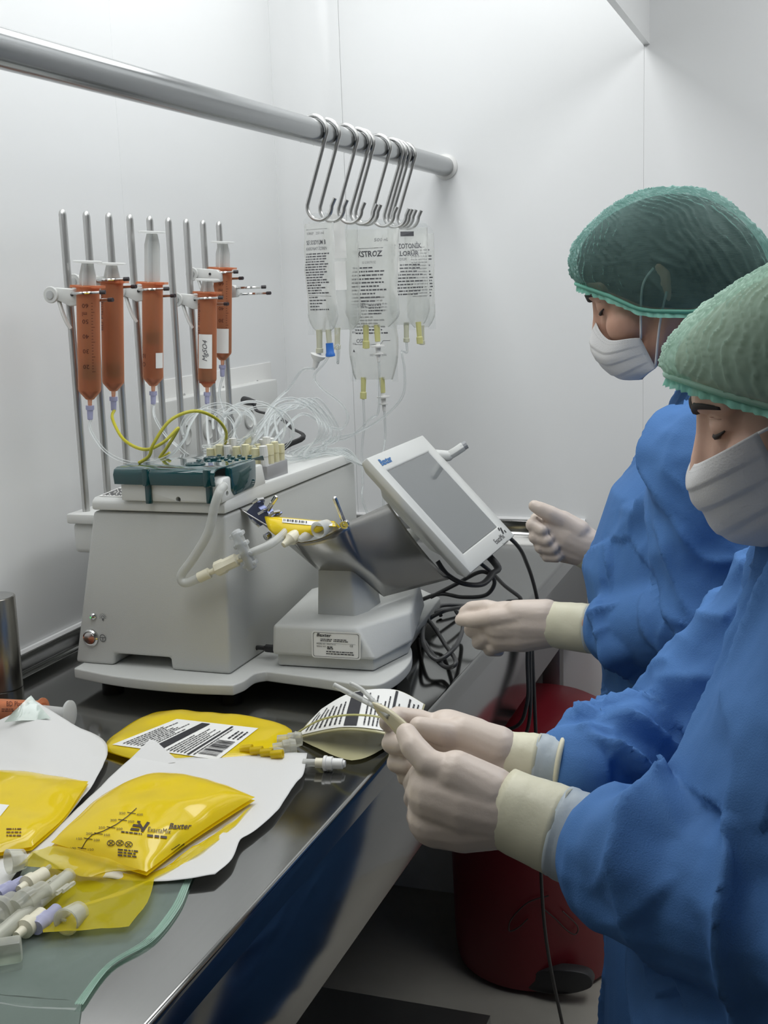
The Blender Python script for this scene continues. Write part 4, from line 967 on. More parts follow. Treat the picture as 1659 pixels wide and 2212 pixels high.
m = MB(); m.grid(waves(coons(onb([(70, 1850, .02), (130, 1838, .022), (220, 1862, .02), (300, 1890, .014)], .012), onb([(40, 1880), (140, 1888), (180, 1905), (230, 1895)], .010), onb([(40, 1880), (70, 1850, .02)], .012, sp=False), onb([(230, 1895), (300, 1890, .014)], .012, sp=False)), .004, 40, 2, .003), 18, 8); m.make('film_border', YF2, t2, smooth=2)
m = MB(); m.grid(waves(coons(onb([(90, 2000), (220, 1960), (335, 1915)], .003), onb([(95, 2035), (180, 2030), (280, 2020)], .001), onb([(95, 2035), (90, 2000)], .002, sp=False), onb([(280, 2020), (320, 1970), (335, 1915)], .002)), .003, 40, 6, .0075), 16, 8); m.make('film_border', YF2, t2, smooth=2)
# ports and caps hanging from the printed bag
CLS = mat('clear_sleeve', (.85, .85, .78), .1, alpha=.33, coat=.5, transl=.3)
def sleeve(par, px, py, qx, qy, r0, r1, z=.016, name='port_sleeve', material=None, solidc=False):
    a = at(px, py, Z=ZB+z); b = at(qx, qy, Z=ZB+z+.002); d = b-a; Ln = d.length
    prof = [(0, r0), (Ln, r1), (Ln+.0002, r1-.0015), (.002, max(r0-.0015, .001))] if not solidc else [(0, r0), (Ln*.4, r0), (Ln*.45, r0*1.25), (Ln*.7, r0*1.25), (Ln*.75, r1), (Ln, r1*.8)]
    MB().lathe(a, d, prof, 18, cap=solidc).make(name, material or CLS, par)
sleeve(t2, 172, 1968, 142, 1992, .0095, .0125, .014); sleeve(t2, 52, 1855, 18, 1862, .0095, .0125, .022)
sleeve(t2, 150, 1890, -30, 2045, .007, .007, .016, 'clear_tube')
sleeve(t2, 96, 1888, 40, 1922, .007, .0045, .020, 'port_cap', CREAM, True); sleeve(t2, 90, 1975, 35, 2022, .007, .0045, .012, 'port_cap', CREAM, True)
sleeve(t2, 50, 1905, -5, 1935, .006, .008, .018, 'port_cap', LAV, True); sleeve(t2, 122, 1965, 78, 2005, .006, .008, .010, 'port_cap', LAV, True)
sleeve(t2, 95, 1925, 30, 1965, .010, .011, .020, 'clear_clamp', CLS, True); sleeve(t2, 30, 1950, -20, 1985, .011, .009, .018, 'clear_clamp', CLS, True)
MB().tube(onb([(142, 1988, .014), (125, 1986, .012), (105, 1975, .010)], .01), .0012, 6).make('strap', CLS, t2)
m = MB(); a = at(8, 2055, Z=ZB+.012); m.box(a, (.03, .016, .02), rot=Matrix.Rotation(.6, 3, 'Z')); m.make('clear_clamp', CLS, t2, bevel=.003)
for k in range(6):
    x, y = 70+k*13, 1888+k*9-14*(k % 2)
    MB().tube(onb([(x+25, y-12), (x, y+6)], .020, sp=False), .0022, 8).make('port_stem', CLS, t2)
# labelled yellow bag near the pump
t3, b3, _ = bag('yellow fluid bag with large printed white label, lying in front of pump', onb([(232, 1606), (300, 1562), (352, 1544), (450, 1552), (540, 1568)], .003), onb([(225, 1625), (320, 1650), (450, 1652), (585, 1640)], .003), onb([(225, 1625), (232, 1606)], .003, sp=False), onb([(585, 1640), (612, 1612), (628, 1580), (540, 1568)], .003), .014, 12, base=.003)
f = decal(b3); q = [(243, 1609), (382, 1554), (558, 1574), (480, 1640), (390, 1636), (330, 1622)]
m = MB(); LQ = lambda u, v: f(*(lambda a, b: (a[0]+(b[0]-a[0])*v, -(a[1]+(b[1]-a[1])*v)))((243+(470-243)*u, 1609+(1642-1609)*u), (382+(558-382)*u, 1554+(1574-1554)*u)))
m.grid(LQ, 20, 14); lb3 = m.make('white_label', PAPER, t3, smooth=2)
def label_print(par, f2, seed, ink=INK):
    """f2(u, v) with u, v in 0..1"""
    m = MB(); rd = random.Random(seed)
    def strip(u0, u1, v0, v1, n=10):
        for k in range(n):
            a, b = v0+(v1-v0)*k/n, v0+(v1-v0)*(k+1)/n; m.poly([f2(u0, a), f2(u1, a), f2(u1, b), f2(u0, b)])
    strip(.33, .43, .03, .97); strip(.69, .715, .03, .97)
    bars(m, rd, lambda x, y: f2(y, x), .10, .55, .77, .95, 34)
    sw = lambda x, y: f2(1-y, x)
    for (u0, u1, v0, v1) in ((.04, .30, .08, .9), (.46, .66, .06, .92), (.73, .755, .05, .9)):
        words(m, rd, lambda x, y: f2(y, x), v0, v1, u0, u1, .034, .012, .8, .6, 3.5)
    words(m, rd, lambda x, y: f2(y, x), .62, .92, .8, .95, .05, .02, .8)
    m.make('print', ink, par, smooth=False)
f3 = decal(lb3); label_print(lb3, lambda u, v: f3(*(lambda a, b: (a[0]+(b[0]-a[0])*v, -(a[1]+(b[1]-a[1])*v)))((243+(470-243)*u, 1609+(1642-1609)*u), (382+(558-382)*u, 1554+(1574-1554)*u))), 5)
sleeve(t3, 590, 1620, 640, 1612, .008, .011, .012, 'clear_clamp', CLS, True); sleeve(t3, 600, 1600, 652, 1596, .007, .010, .012, 'port_cap', CLS, True); sleeve(t3, 560, 1628, 612, 1628, .006, .008, .010, 'port_cap', CLS, True)
for k in range(4): sleeve(t3, 520+k*22, 1618+k*4, 545+k*22, 1616+k*4, .005, .005, .014, 'port_stem', YF2)
# curled bag with long label
t4 = thing('curled_bag', 'pale yellow bag curled up with a long printed label arching over it', 'fluid bag', at(760, 1610, Z=ZB))
T = [at(*p[:2], Z=ZB+p[2]) for p in ((692, 1532, .030), (760, 1494, .050), (852, 1487, .052), (918, 1519, .036))]; B = [at(*p[:2], Z=ZB+p[2]) for p in ((638, 1592, .006), (738, 1573, .030), (832, 1582, .032), (892, 1604, .018))]
T = spline(T, 8); B = spline(B, 8)
cf = coons(T, B, [B[0], B[0].lerp(T[0], .5)+V((0, 0, .002)), T[0]], [B[-1], B[-1].lerp(T[-1], .5), T[-1]])
OLV = mat('pale_yellow_thin_film', (.66, .62, .36), .2, coat=.4, alpha=.55)
m = MB(); m.grid(lambda u, v: cf(u, v)-V((0, 0, .0025)), 24, 12); cb4 = m.make('upper_film', mat('pale_yellow_film', (.66, .62, .36), .2, coat=.4, alpha=.9), t4, solid=.002, smooth=2)
m = MB(); m.grid(lambda u, v: cf(.03+.95*u, .03+.94*v), 24, 14); lb4 = m.make('long_label', PAPER, t4, smooth=2)
label_print(lb4, lambda u, v: cf(.03+.95*u, .03+.94*v)+V((0, -.0003, .0009)), 9)
m = MB(); m.grid(waves(coons(onb([(690, 1540), (780, 1535), (880, 1560)], .002), onb([(650, 1602), (760, 1646), (842, 1612)], .001), onb([(650, 1602), (690, 1540)], .001, sp=False), onb([(842, 1612), (880, 1560)], .001, sp=False)), .002, 20, 1, .001), 20, 10); m.make('lower_film', OLV, t4, smooth=2)
# second sheet of labels peeking out behind the arch
m = MB(); m.grid(lambda u, v: cf(.86+.17*u, .05+.8*v)+V((.004, .004, -.006)), 6, 6); m.make('second_label', PAPER, t4, smooth=2)
m = MB().tube(spline([at(640, 1584, Z=ZB+.012), at(690, 1556, Z=ZB+.034), at(745, 1545, Z=ZB+.052), at(800, 1546, Z=ZB+.062), at(832, 1552, Y=1.17)], 6), .0013, 6); tag(m.make('yellow_strand', mat('yellow_strand', (.72, .70, .30), .2, alpha=.7)), 'thin pale yellow tube lying across the curled printed label', 'tubing')
# white luer plug lying on the steel
lp_ = thing('luer_plug', 'white ribbed luer plug on a short tube lying on bare steel', 'connector', at(705, 1652, Z=ZB))
a = at(655, 1647, Z=ZB+.0095); b = at(746, 1650, Z=ZB+.0095); d = b-a; Ln = d.length
MB().lathe(a, d, [(0, .0045), (Ln*.42, .0045)], 14).make('tube', FT, lp_)
MB().lathe(a+d*.30, d, [(0, .006), (.015, .006), (.016, .004)], 14).make('collar', CREAM, lp_)
MB().lathe(a+d*.48, d, [(0, .0075), (.001, .0092), (.004, .0092), (.0045, .0082), (.011, .0082), (.0115, .0066), (Ln*.46, .0062), (Ln*.47, .0045), (Ln*.52, .004)], 12).make('plug_body', WHITEP, lp_)
# ================================================================ people
SKIN1 = mat('skin_warm', (.56, .32, .23), .5, sub=.15, bump=.06, bscale=300, var=.06, vscale=40)
SKIN2 = mat('skin_pale', (.66, .42, .32), .5, sub=.15, bump=.06, bscale=300, var=.06, vscale=40)
GOWN = mat('gown_blue', (.085, .215, .50), .75, bump=.25, bscale=700, var=.06, vscale=6, transl=.12, spec=.25)
GLOVE = mat('latex_glove', (.66, .56, .48), .42, bump=.12, bscale=180, var=.05, vscale=25)
GCUFF = mat('latex_cuff', (.70, .67, .50), .42, bump=.12, bscale=180, var=.03)
GCUF2 = mat('latex_over_blue', (.42, .48, .52), .45, bump=.12, bscale=180, var=.05)
MASK = mat('mask_white', (.80, .80, .80), .7, bump=.2, bscale=600, transl=.25, var=.01)
MASKB = mat('mask_blueish', (.62, .68, .78), .7, bump=.2, bscale=600, transl=.25, var=.02)
CAPG = mat('cap_green', (.36, .60, .55), .5, alpha=.18, bump=.15, bscale=260, transl=.3, var=.08, vscale=30)
CAPL = mat('cap_mint', (.55, .77, .66), .55, alpha=.42, bump=.15, bscale=260, transl=.3, var=.08, vscale=30)
CAPB = mat('cap_band', (.22, .58, .46), .55, bump=.2, bscale=300, transl=.3, var=.05, alpha=.8)
HAIRD = mat('hair_dark', (.018, .022, .026), .5, bump=.4, bscale=120, stretch=(1, 1, 6), var=.3)
HAIRL = mat('hair_light', (.52, .46, .37), .6, bump=.4, bscale=120, stretch=(1, 1, 6), var=.15)
BROW = mat('brow_dark', (.03, .022, .02), .7, var=.2)

class Head:
    def __init__(s, eye_px, Y, yaw, pitch, scale=1.):
        F = V((-cos(yaw), -sin(yaw), 0)); L = V((0, 0, 1)).cross(F); U = V((0, 0, 1))
        s.F = F*cos(pitch)-U*sin(pitch); s.U = U*cos(pitch)+F*sin(pitch); s.L = L; s.k = scale
        e = at(*eye_px, Y=Y); s.c = e - s.d(V((.080, .031, .010)))
    def d(s, v): return (s.F*v[0]+s.L*v[1]+s.U*v[2])*s.k
    def p(s, *v):
        if len(v) == 1: v = v[0]
        return s.c + s.d(v)
    def rot(s): return Matrix((s.F, s.L, s.U)).transposed()
def head_solid(m, H):
    R = H.rot(); k = H.k
    E = lambda c, r: m.ball(H.p(c), 1, 24, rad=V(r)*k, rot=R)
    C = lambda pts, rr: m.capsule([H.p(p) for p in pts], [r*k for r in rr], 16)
    E((-.014, 0, .036), (.094, .074, .057)); E((.026, 0, -.012), (.060, .062, .076)); E((.036, 0, .042), (.047, .058, .042))
    C([(-.005, .055, -.040), (.042, .040, -.076), (.070, .012, -.082), (.070, -.012, -.082), (.042, -.040, -.076), (-.005, -.055, -.040)], [.018, .017, .016, .016, .017, .018])
    C([(.079, 0, .022), (.086, 0, .004), (.097, 0, -.018), (.101, 0, -.027)], [.0085, .0085, .0105, .0115]); C([(.076, 0, .010), (.084, 0, -.012), (.092, 0, -.030)], [.011, .014, .015])
    C([(.070, .016, -.010), (.080, .010, -.030), (.080, -.010, -.030), (.070, -.016, -.010)], [.016, .016, .016, .016])
    for s in (-1, 1):
        C([(.093, s*.011, -.031), (.087, s*.014, -.033)], [.0085, .0095])
        C([(.078, s*.010, .030), (.076, s*.031, .034), (.060, s*.049, .029)], [.0105, .0108, .010])
        E((.052, s*.042, -.026), (.030, .023, .028)); E((.064, s*.031, .010), (.0180, .0175, .0145))
        E((-.008, s*.074, .000), (.016, .008, .029)); C([(-.018, s*.078, .022), (-.024, s*.082, .008), (-.012, s*.077, -.022)], [.005, .005, .006])
    C([(.080, .018, -.052), (.089, 0, -.052), (.080, -.018, -.052)], [.008, .010, .008]); C([(.078, .016, -.064), (.086, 0, -.065), (.078, -.016, -.064)], [.008, .010, .008])
def surf(tree, H, loc, out):
    o = H.p(V(loc)+V(out)*.06); d = -H.d(V(out)).normalized(); h = tree.ray_cast(o, d)
    return h[0] if h[0] is not None else H.p(loc)
def face_parts(H, body, par, skin):
    def lid(sg, az, el, k=1.02):
        a_, e_ = radians(az), radians(el); return H.p((.064+.0180*k*cos(e_)*cos(a_), sg*(.031+.0175*k*cos(e_)*sin(a_)), .010+.0145*k*sin(e_)))
    for s in (1, -1):
        P = spline([H.p((.078+.0085, s*.013, .026)), H.p((.076+.0090, s*.023, .0310)), H.p((.074+.0082, s*.037, .0320)), H.p((.060+.0078, s*.052, .026))], 5)
        n = len(P); MB().tube(P, [.0022+.0026*sin(pi*min(1, .3+.68*i/(n-1))) for i in range(n)], 8, flat=.75).make('eyebrow', BROW, par, smooth=2)
        P = [lid(s, -50+115*t, -14-16*sin(pi*t)) for t in [i/10 for i in range(11)]]
        MB().tube(P, [.0008+.0017*sin(pi*i/10) for i in range(11)], 6).make('eyelashes', BROW, par, smooth=2)
        P = [lid(s, -38+90*t, -20-18*sin(pi*t), .99) for t in [i/8 for i in range(9)]]
        MB().tube(P, [.0006+.0022*sin(pi*i/8) for i in range(9)], 6, flat=.6).make('eye', mat('eye_dark', (.06, .035, .025), .2, coat=.5), par, smooth=2)
        P = [lid(s, -50+115*t, 26+12*sin(pi*t), 1.0) for t in [i/8 for i in range(9)]]
        MB().tube(P, [.0003+.0006*sin(pi*i/8) for i in range(9)], 6).make('eyelid_crease', skin, par, smooth=2)
def bouffant(H, par, film, hair, back=.17, top=.135, seed=1, ringtab=(), puff=.02, wr=1., bx=-.03, backx=.112):
    """cap shell gathered into an elastic ring, hair volume inside"""
    tab = ringtab
    def rz(x):
        if x >= tab[0][0]: return tab[0][1]
        for (xa, za), (xb, zb) in zip(tab, tab[1:]):
            if x >= xb: k = (x-xb)/(xa-xb); return zb+(za-zb)*k
        return tab[-1][1]
    def ring(t):
        c = cos(t); x = -.012+((tab[0][0]+.012) if c > 0 else backx)*c; return V((x, .086*sin(t)*(1-.12*max(0, c)**2), rz(x)))
    def dome(t, s):
        r = ring(t); c = cos(t); ph = s*pi/2; cs, sn = cos(ph), sin(ph)
        bul = (back-backx-.012)*max(0, -c)**1.2 + puff*max(0, c)**2 + .007*sin(t)**2
        b2 = bul*(sin(2*ph)**.8 if 0 < s < 1 else 0)
        return V((bx+(r.x-bx)*cs**(.92+.2*max(0, c))+c*b2, r.y*cs**.85+sin(t)*b2, r.z+(top-r.z)*sn**.95))
    m = MB(); nu, nv = 300, 70; rings = []
    for j in range(nv):
        s = j/(nv-1)*.985; rg = []
        for i in range(nu):
            t = 2*pi*i/nu; p = dome(t, s)
            n = (p-V((-.03, 0, .02))).normalized()
            q8 = V((p.x*18+seed, p.y*18, p.z*18))
            lines = (1-abs(sin(30*t+5*noise.noise(V((t*2.5, s*5, seed)))+.8*s)))**4
            lines2 = (1-abs(sin(52*t+6*noise.noise(V((t*3, s*6, seed+7)))-1.2*s)))**5
            hatch = (1-abs(noise.noise(V((p.x*60+seed, p.y*60, p.z*22+p.x*30)))*3))
            w = wr*(.0030*lines*min(1, s*8+.3) + .0018*lines2*(1-s)**.5 + .0028*noise.noise(q8) + .0016*max(0, hatch)*(.3+.7*max(0, -cos(t))))
            rg.append(H.p(p+n*(w+.001)))
        rings.append(rg)
    m.rings(rings, cap0=False); cp = m.make('bouffant_cap', film, par, smooth=2)
    # elastic and frill
    m = MB(); frill = []
    for j in range(5):
        rg = []
        for i in range(240):
            t = 2*pi*i/240; r = ring(t); e = V((cos(t), sin(t), 0)); q = r + V((0, 0, -.0022*j)) + e*(.001+.0012*j+.0018*j/4*sin(t*60+noise.noise(V((t*5, seed, 0)))*4)+.003*(j/4)*noise.noise(V((t*6, seed, j*.1))))
            rg.append(H.p(q))
        frill.append(rg)
    m.rings(frill, cap0=False, cap1=False); m.make('frill', CAPB, cp, smooth=2)
    m = MB(); m.tube([H.p(ring(2*pi*i/120)+V((cos(2*pi*i/120), sin(2*pi*i/120), 0))*.0022) for i in range(120)], .0026*H.k, 8, closed=True); m.make('elastic_band', film if film is CAPL else CAPB, cp, smooth=2)
    m = MB(); ctr_ = V((-.03, 0, .02)); rings = [[H.p(ctr_+(dome(2*pi*i/72, j/25*.97)-ctr_)*(.935+.003*noise.noise(V((i*.5, j*.3, seed))))) for i in range(72)] for j in range(26)]
    m.rings(rings); m.make('hair', hair, par, smooth=2)
    return dome
def surgical_mask(H, par, m1, seed=0, prof=(), side0=(0, 0, 0), side1=(0, 0, 0), dip=0.):
    P = spline([V((a, 0, b)) for a, b in prof], 6)
    def ctr(v): k = v*(len(P)-1); i = min(int(k), len(P)-2); return P[i].lerp(P[i+1], k-i)
    def f(a, v):
        u = a*2-1; c = ctr(v); q = abs(u)
        side = V(side0).lerp(V(side1), v)
        x = c.x+(side.x-c.x)*q**2.2; y = side.y*sin(min(1, q)*pi/2)**.95*(1 if u > 0 else -1); z = c.z+(side.z-c.z)*q**1.25 - dip*(1-v)*sin(pi*q)**2*(1 if q > .5 else q*2)
        n = V((x, y, 0)).normalized()
        pl_ = .0018*(((v*4.0) % 1)-.5)*(1-q**4) + .0022*noise.noise(V((u*3+seed, v*5, seed)))*(1-q)
        return H.p(V((x, y, z))+n*(pl_+.001))
    m = MB(); m.grid(f, 44, 40); mk = m.make('face_mask', m1, par, solid=.0008, smooth=2)
    m = MB()
    for vv in (.035, .075):
        for i in range(50):
            a = .06+.88*i/50; p0, p1 = f(a, vv), f(a+.009, vv); n = (p0-H.p((.02, 0, -.04))).normalized()*.0010; w = (f(a, vv+.004)-p0)
            m.poly([p0+n, p1+n, p1+n+w, p0+n+w])
    m.make('seam_stitch', mat('stitch_grey', (.50, .50, .50), .7), mk, smooth=False)
    for s in (1, 0):
        sg = 1 if s else -1
        MB().tube(spline([f(s, .02), H.p((.012, sg*.080, .006)), H.p((-.012, sg*.086, .022))], 6), .0016, 6).make('ear_loop', MASK, mk, smooth=2)
        MB().tube(spline([f(s, .97), H.p((.012, sg*.080, -.045)), H.p((-.014, sg*.086, -.012))], 6), .0016, 6).make('ear_loop', MASK, mk, smooth=2)
    return mk

def folds(me_obj, bones, seed, amp=.010):
    """pushes the cloth in and out: wrinkles across each sleeve, long folds down the trunk"""
    me = me_obj.data; w = WLOC[me_obj]; nrm = [v.normal.copy() for v in me.vertices]
    for v, n in zip(me.vertices, nrm):
        p = v.co+w; best = None
        for (a, b, kind, am) in bones:
            ab = b-a; t = max(0, min(1, (p-a).dot(ab)/ab.length_squared)); q = a+ab*t; dd = (p-q).length-{'arm': .07, 'trunk': .16}[kind]
            if best is None or dd < best[0]: best = (dd, t, q, ab, kind, am)
        dd, t, q, ab, kind, am = best; ax = ab.normalized(); s = t*ab.length; rad = (p-q); x, y = frame(ax); ang = atan2(rad.dot(y), rad.dot(x))
        sd = V((seed, seed*.7, 0)); wob = noise.noise(p*6+sd)
        rg = lambda x_: (1-abs(2*(x_-math.floor(x_))-1))          # triangle wave: creased ridges
        if kind == 'arm':
            ph = s*13+.55*sin(ang+seed)+1.1*wob; r1 = rg(ph)**2.2; ph2 = s*21-.9*sin(ang*2+seed)+1.3*noise.noise(p*9-sd); r2 = rg(ph2)**3
            r3 = noise.noise(V((s*16+seed, cos(ang)*1.3, sin(ang)*1.3)))
            edge = (.55+.9*t)*(1-max(0, (t-.82)/.18)**2) if am > .02 else .9
            h = am*edge*(1.0*r1*(.6+.8*noise.noise(p*5+sd)) + .6*r2*max(0, .3+noise.noise(p*8+sd)) + .7*r3 - .35)
        else:
            ph = ang*1.9+1.3*wob+p.z*1.4; r1 = rg(ph)**2.5; r2 = noise.noise(V((p.x*6, p.y*6+seed, p.z*4))); ph2 = p.z*7+p.x*9+1.8*noise.noise(p*4+sd); r3 = rg(ph2)**4*max(0, noise.noise(p*4-sd)+.15)
            h = am*(.9*r1*(.5+noise.noise(p*3+sd)) + .9*r2 + .8*r3 - .2)
        h += amp*.12*noise.noise(p*45)+.0035*((1-abs(noise.noise(p*17+sd))*2.4)*.5)
        v.co = v.co + n*max(h, -.007)
    me.update()
def loft(m, secs, seg=40):
    """secs: (centre, rx, ry[, direction])"""
    rings = []
    for c, rx, ry in secs: rings.append([V(c)+V((rx*cos(2*pi*i/seg)*(1+.0*i), ry*sin(2*pi*i/seg), 0)) for i in range(seg)])
    m.rings(rings)
def glove(par, chains, palm, forearm, vox=.0022):
    """chains: fingers (points, radii); palm: list of capsules; forearm: (wrist, along, cuff lengths)"""
    m = MB()
    for pts, rr in palm: m.capsule(pts, rr, 16)
    for pts, rr in chains: m.capsule(pts, rr, 14)
    return m.make('glove', GLOVE, par, remesh=vox, smoothit=5, smooth=2)
def cuff(par, a, b, c, r0, r1, r2, rim=True, rimmat=None):
    """a: glove edge, b: end of cream band, c: rolled rim"""
    a, b, c = V(a), V(b), V(c)
    def tubeband(p, q, ra, rb, name, mt, seed):
        m = MB(); x, y = frame(c-a); rings = []
        for j in range(9):
            t = j/8; rr = ra+(rb-ra)*t; ctr_ = p.lerp(q, t)
            rings.append([ctr_ + (x*cos(k*pi/16)*.86+y*sin(k*pi/16)*1.08)*(rr+.0012*noise.noise(V((t*5, k*.4, seed)))) for k in range(32)])
        m.rings(rings, cap0=False, cap1=False); return m.make(name, mt, par, solid=.0008, smooth=2)
    tubeband(a, b, r0, r1, 'glove_cuff', GCUFF, 1); tubeband(b.lerp(a, .06), c, r1, r2, 'cuff_over_sleeve', rimmat or GCUF2, 2)
    if rim:
        d = (c-b).normalized(); x, y = frame(c-a)
        MB().tube([c+(x*cos(k*pi/16)*.86+y*sin(k*pi/16)*1.08)*(r2+.001) for k in range(32)], .0028, 8, closed=True).make('rolled_rim', GCUFF, par, smooth=2)
A3 = lambda px, py, Y: at(px, py, Y=Y)
def CH(*pts): return [A3(*p) for p in pts]

def person(label, H, skin, J, secs, seed, capfilm, hair, cap_kw, hands, mask_kw, legs):
    t = thing('person', label, 'person', (secs[-1][0][0], secs[-1][0][1], 0))
    # body: one continuous surface
    m = MB(); head_solid(m, H)
    nb = J['neck']; m.capsule([H.p((-.030, 0, -.04)), H.p((-.040, 0, -.085)), nb], [.052*H.k, .049*H.k, .048])
    for c, rx, ry in secs[1:5]: m.ball(V(c), 1, 20, rad=(rx*.68, ry*.72, .09))
    m.capsule([V(secs[4][0]), V(secs[5][0])], [.11, .12])
    for s in 'LR': m.capsule([J[s+'s'], J[s+'e'], J[s+'w']], [.046, .034, .018]); m.capsule([nb-V((0, 0, .02)), J[s+'s']], [.038, .034])
    for s in 'LR':
        for pts, rr in hands[s]['palm'][:2]: m.capsule(pts, [r*.8 for r in rr], 10)
        for pts, rr in hands[s]['fingers']: m.capsule(pts, [r*.75 for r in rr], 8)
        m.capsule([J[s+'w'], hands[s]['palm'][0][0][0]], [.021, .02])
    hip = V(secs[5][0]); kn = legs
    for sg in (-1, 1): m.capsule([hip+V((0, sg*.085, -.02)), V((kn.x, kn.y+sg*.09, .48)), V((kn.x+.02, kn.y+sg*.09, .09)), V((kn.x-.10, kn.y+sg*.095, .035))], [.085, .055, .036, .030])
    body = m.make('body', skin, t, remesh=.0034, smoothit=3, smooth=2)
    face_parts(H, body, t, skin)
    bouffant(H, t, capfilm, hair, **cap_kw)
    surgical_mask(H, t, **mask_kw)
    # gown with sleeves
    m = MB(); loft(m, secs, 40)
    for s in 'LR':
        m.capsule([J[s+'s'], J[s+'s'].lerp(J[s+'e'], .5), J[s+'e'], J[s+'e'].lerp(J[s+'c'], .5), J[s+'e'].lerp(J[s+'c'], .84), J[s+'c']], J['r'+s][:4]+[J['r'+s][3]*.86, J['r'+s][4]], 20)
        m.capsule([V(secs[1][0])+V((0, 0, -.03)), J[s+'s']], [.09, J['r'+s][0]*.95])
    g = m.make('gown', GOWN, t, remesh=.0050, smoothit=6, smooth=2)
    neckz = secs[0][0][2]
    bones = [(V(secs[1][0]), V(secs[-1][0]), 'trunk', .026)]
    for s in 'LR': bones += [(J[s+'s'], J[s+'e'], 'arm', .018), (J[s+'e'], J[s+'c'], 'arm', .026)]
    folds(g, bones, seed)
    # neck binding
    c0 = V(secs[0][0]); MB().tube([c0+V((secs[0][1]*1.06*cos(k*pi/20), secs[0][2]*1.06*sin(k*pi/20), .014+.02*cos(k*pi/20))) for k in range(40)], .006, 8, closed=True).make('neck_binding', MASK, t, smooth=2)
    if hair is HAIRL: MB().tube([c0+V((secs[0][1]*.98*cos(k*pi/20), secs[0][2]*.98*sin(k*pi/20), .026+.02*cos(k*pi/20))) for k in range(40)], .009, 10, closed=True).make('undershirt_collar', mat('brown_knit', (.13, .07, .06), .8, bump=.3, bscale=300), t, smooth=2)
    for s in 'LR':
        h = hands[s]; gl = glove(t, h['fingers'], h['palm'], None)
        gl.name = 'glove'
        if h.get('cuff'):
            cuff(gl, *h['cuff']); a_, b_, c_ = h['cuff'][:3]; r_ = h['cuff'][5]-.0065; d_ = (c_-b_).normalized(); e_ = c_+(J[s+'c'].lerp(J[s+'e'], .18)-c_)
            MB().tube([b_, c_, J[s+'c'], e_], [r_-.003, r_-.002, r_-.001, r_+.002], 24).make('sleeve_cuff', GOWN, g, smooth=2)
    # trousers and shoes
    for sg in (-1, 1):
        MB().capsule([hip+V((0, sg*.085, -.02)), V((kn.x, kn.y+sg*.09, .48)), V((kn.x+.02, kn.y+sg*.09, .10))], [.10, .075, .065]).make('trouser_leg', GOWN, t, remesh=.012, smoothit=2, smooth=2)
        m = MB(); m.capsule([V((kn.x+.045, kn.y+sg*.09, .040)), V((kn.x-.06, kn.y+sg*.095, .038)), V((kn.x-.13, kn.y+sg*.10, .032))], [.040, .042, .032]); m.bb(kn.x-.16, kn.x+.08, kn.y+sg*.095-.04, kn.y+sg*.095+.04, 0, .02); m.make('shoe', WHITEP, t, remesh=.006, smoothit=4, smooth=2)
    return t

# ---------------------------------------------------------------- the near person
H1 = Head((1538, 926), 1.05, radians(8), radians(21), 1.0)
R = lambda *a: list(a)
LY = 1.03
near_L = dict(
    palm=[(CH((1085, 1748, LY), (1010, 1728, LY), (955, 1710, LY)), R(.033, .036, .034)), (CH((1085, 1760, LY), (1000, 1765, LY+.003), (945, 1765, LY)), R(.031, .033, .029)), (CH((1060, 1715, LY-.004), (985, 1672, LY-.008)), R(.026, .022))],
    fingers=[(CH((945, 1672, LY), (908, 1672, LY+.012), (890, 1690, LY+.045), (925, 1700, LY+.055)), R(.0125, .0115, .010, .009)),
             (CH((938, 1708, LY-.002), (902, 1712, LY+.010), (893, 1725, LY+.045), (930, 1730, LY+.05)), R(.0130, .0120, .0105, .009)),
             (CH((938, 1745, LY-.002), (905, 1752, LY+.010), (898, 1765, LY+.042), (935, 1768, LY+.05)), R(.0125, .0115, .010, .009)),
             (CH((945, 1782, LY), (918, 1792, LY+.010), (912, 1800, LY+.038), (945, 1805, LY+.045)), R(.0115, .0105, .009, .008)),
             (CH((985, 1672, LY-.010), (925, 1648, LY-.012), (892, 1612, LY-.004), (878, 1585, LY+.006)), R(.017, .0135, .0125, .0105))],
    cuff=(A3(1088, 1746, LY), A3(1215, 1798, LY-.01), A3(1264, 1820, LY-.015), .0352, .0395, .0400))
RY = 1.115
near_R = dict(
    palm=[(CH((1100, 1645, RY), (1020, 1612, RY), (965, 1592, RY)), R(.0255, .029, .028)), (CH((1090, 1655, RY), (1000, 1650, RY), (950, 1635, RY)), R(.0235, .026, .024)), (CH((1075, 1615, RY-.006), (1000, 1585, RY-.012)), R(.022, .018))],
    fingers=[(CH((960, 1578, RY-.004), (905, 1556, RY-.006), (858, 1548, RY-.018), (838, 1560, RY-.040)), R(.0125, .0115, .0105, .0095)),
             (CH((955, 1600, RY-.004), (895, 1592, RY-.004), (852, 1596, RY-.018), (846, 1606, RY-.044), (872, 1612, RY-.055)), R(.0130, .012, .0115, .0105, .009)),
             (CH((955, 1628, RY-.002), (900, 1632, RY-.002), (862, 1640, RY-.016), (856, 1648, RY-.042), (884, 1652, RY-.052)), R(.0125, .0115, .011, .010, .009)),
             (CH((960, 1650, RY), (915, 1664, RY), (882, 1674, RY-.014), (876, 1678, RY-.036), (900, 1682, RY-.046)), R(.0115, .0105, .010, .009, .008)),
             (CH((1000, 1590, RY-.012), (945, 1580, RY-.028), (905, 1570, RY-.036)), R(.015, .0125, .0105))],
    cuff=(A3(1085, 1645, RY), A3(1165, 1655, RY), A3(1212, 1668, RY), .0285, .0300, .0315, True))
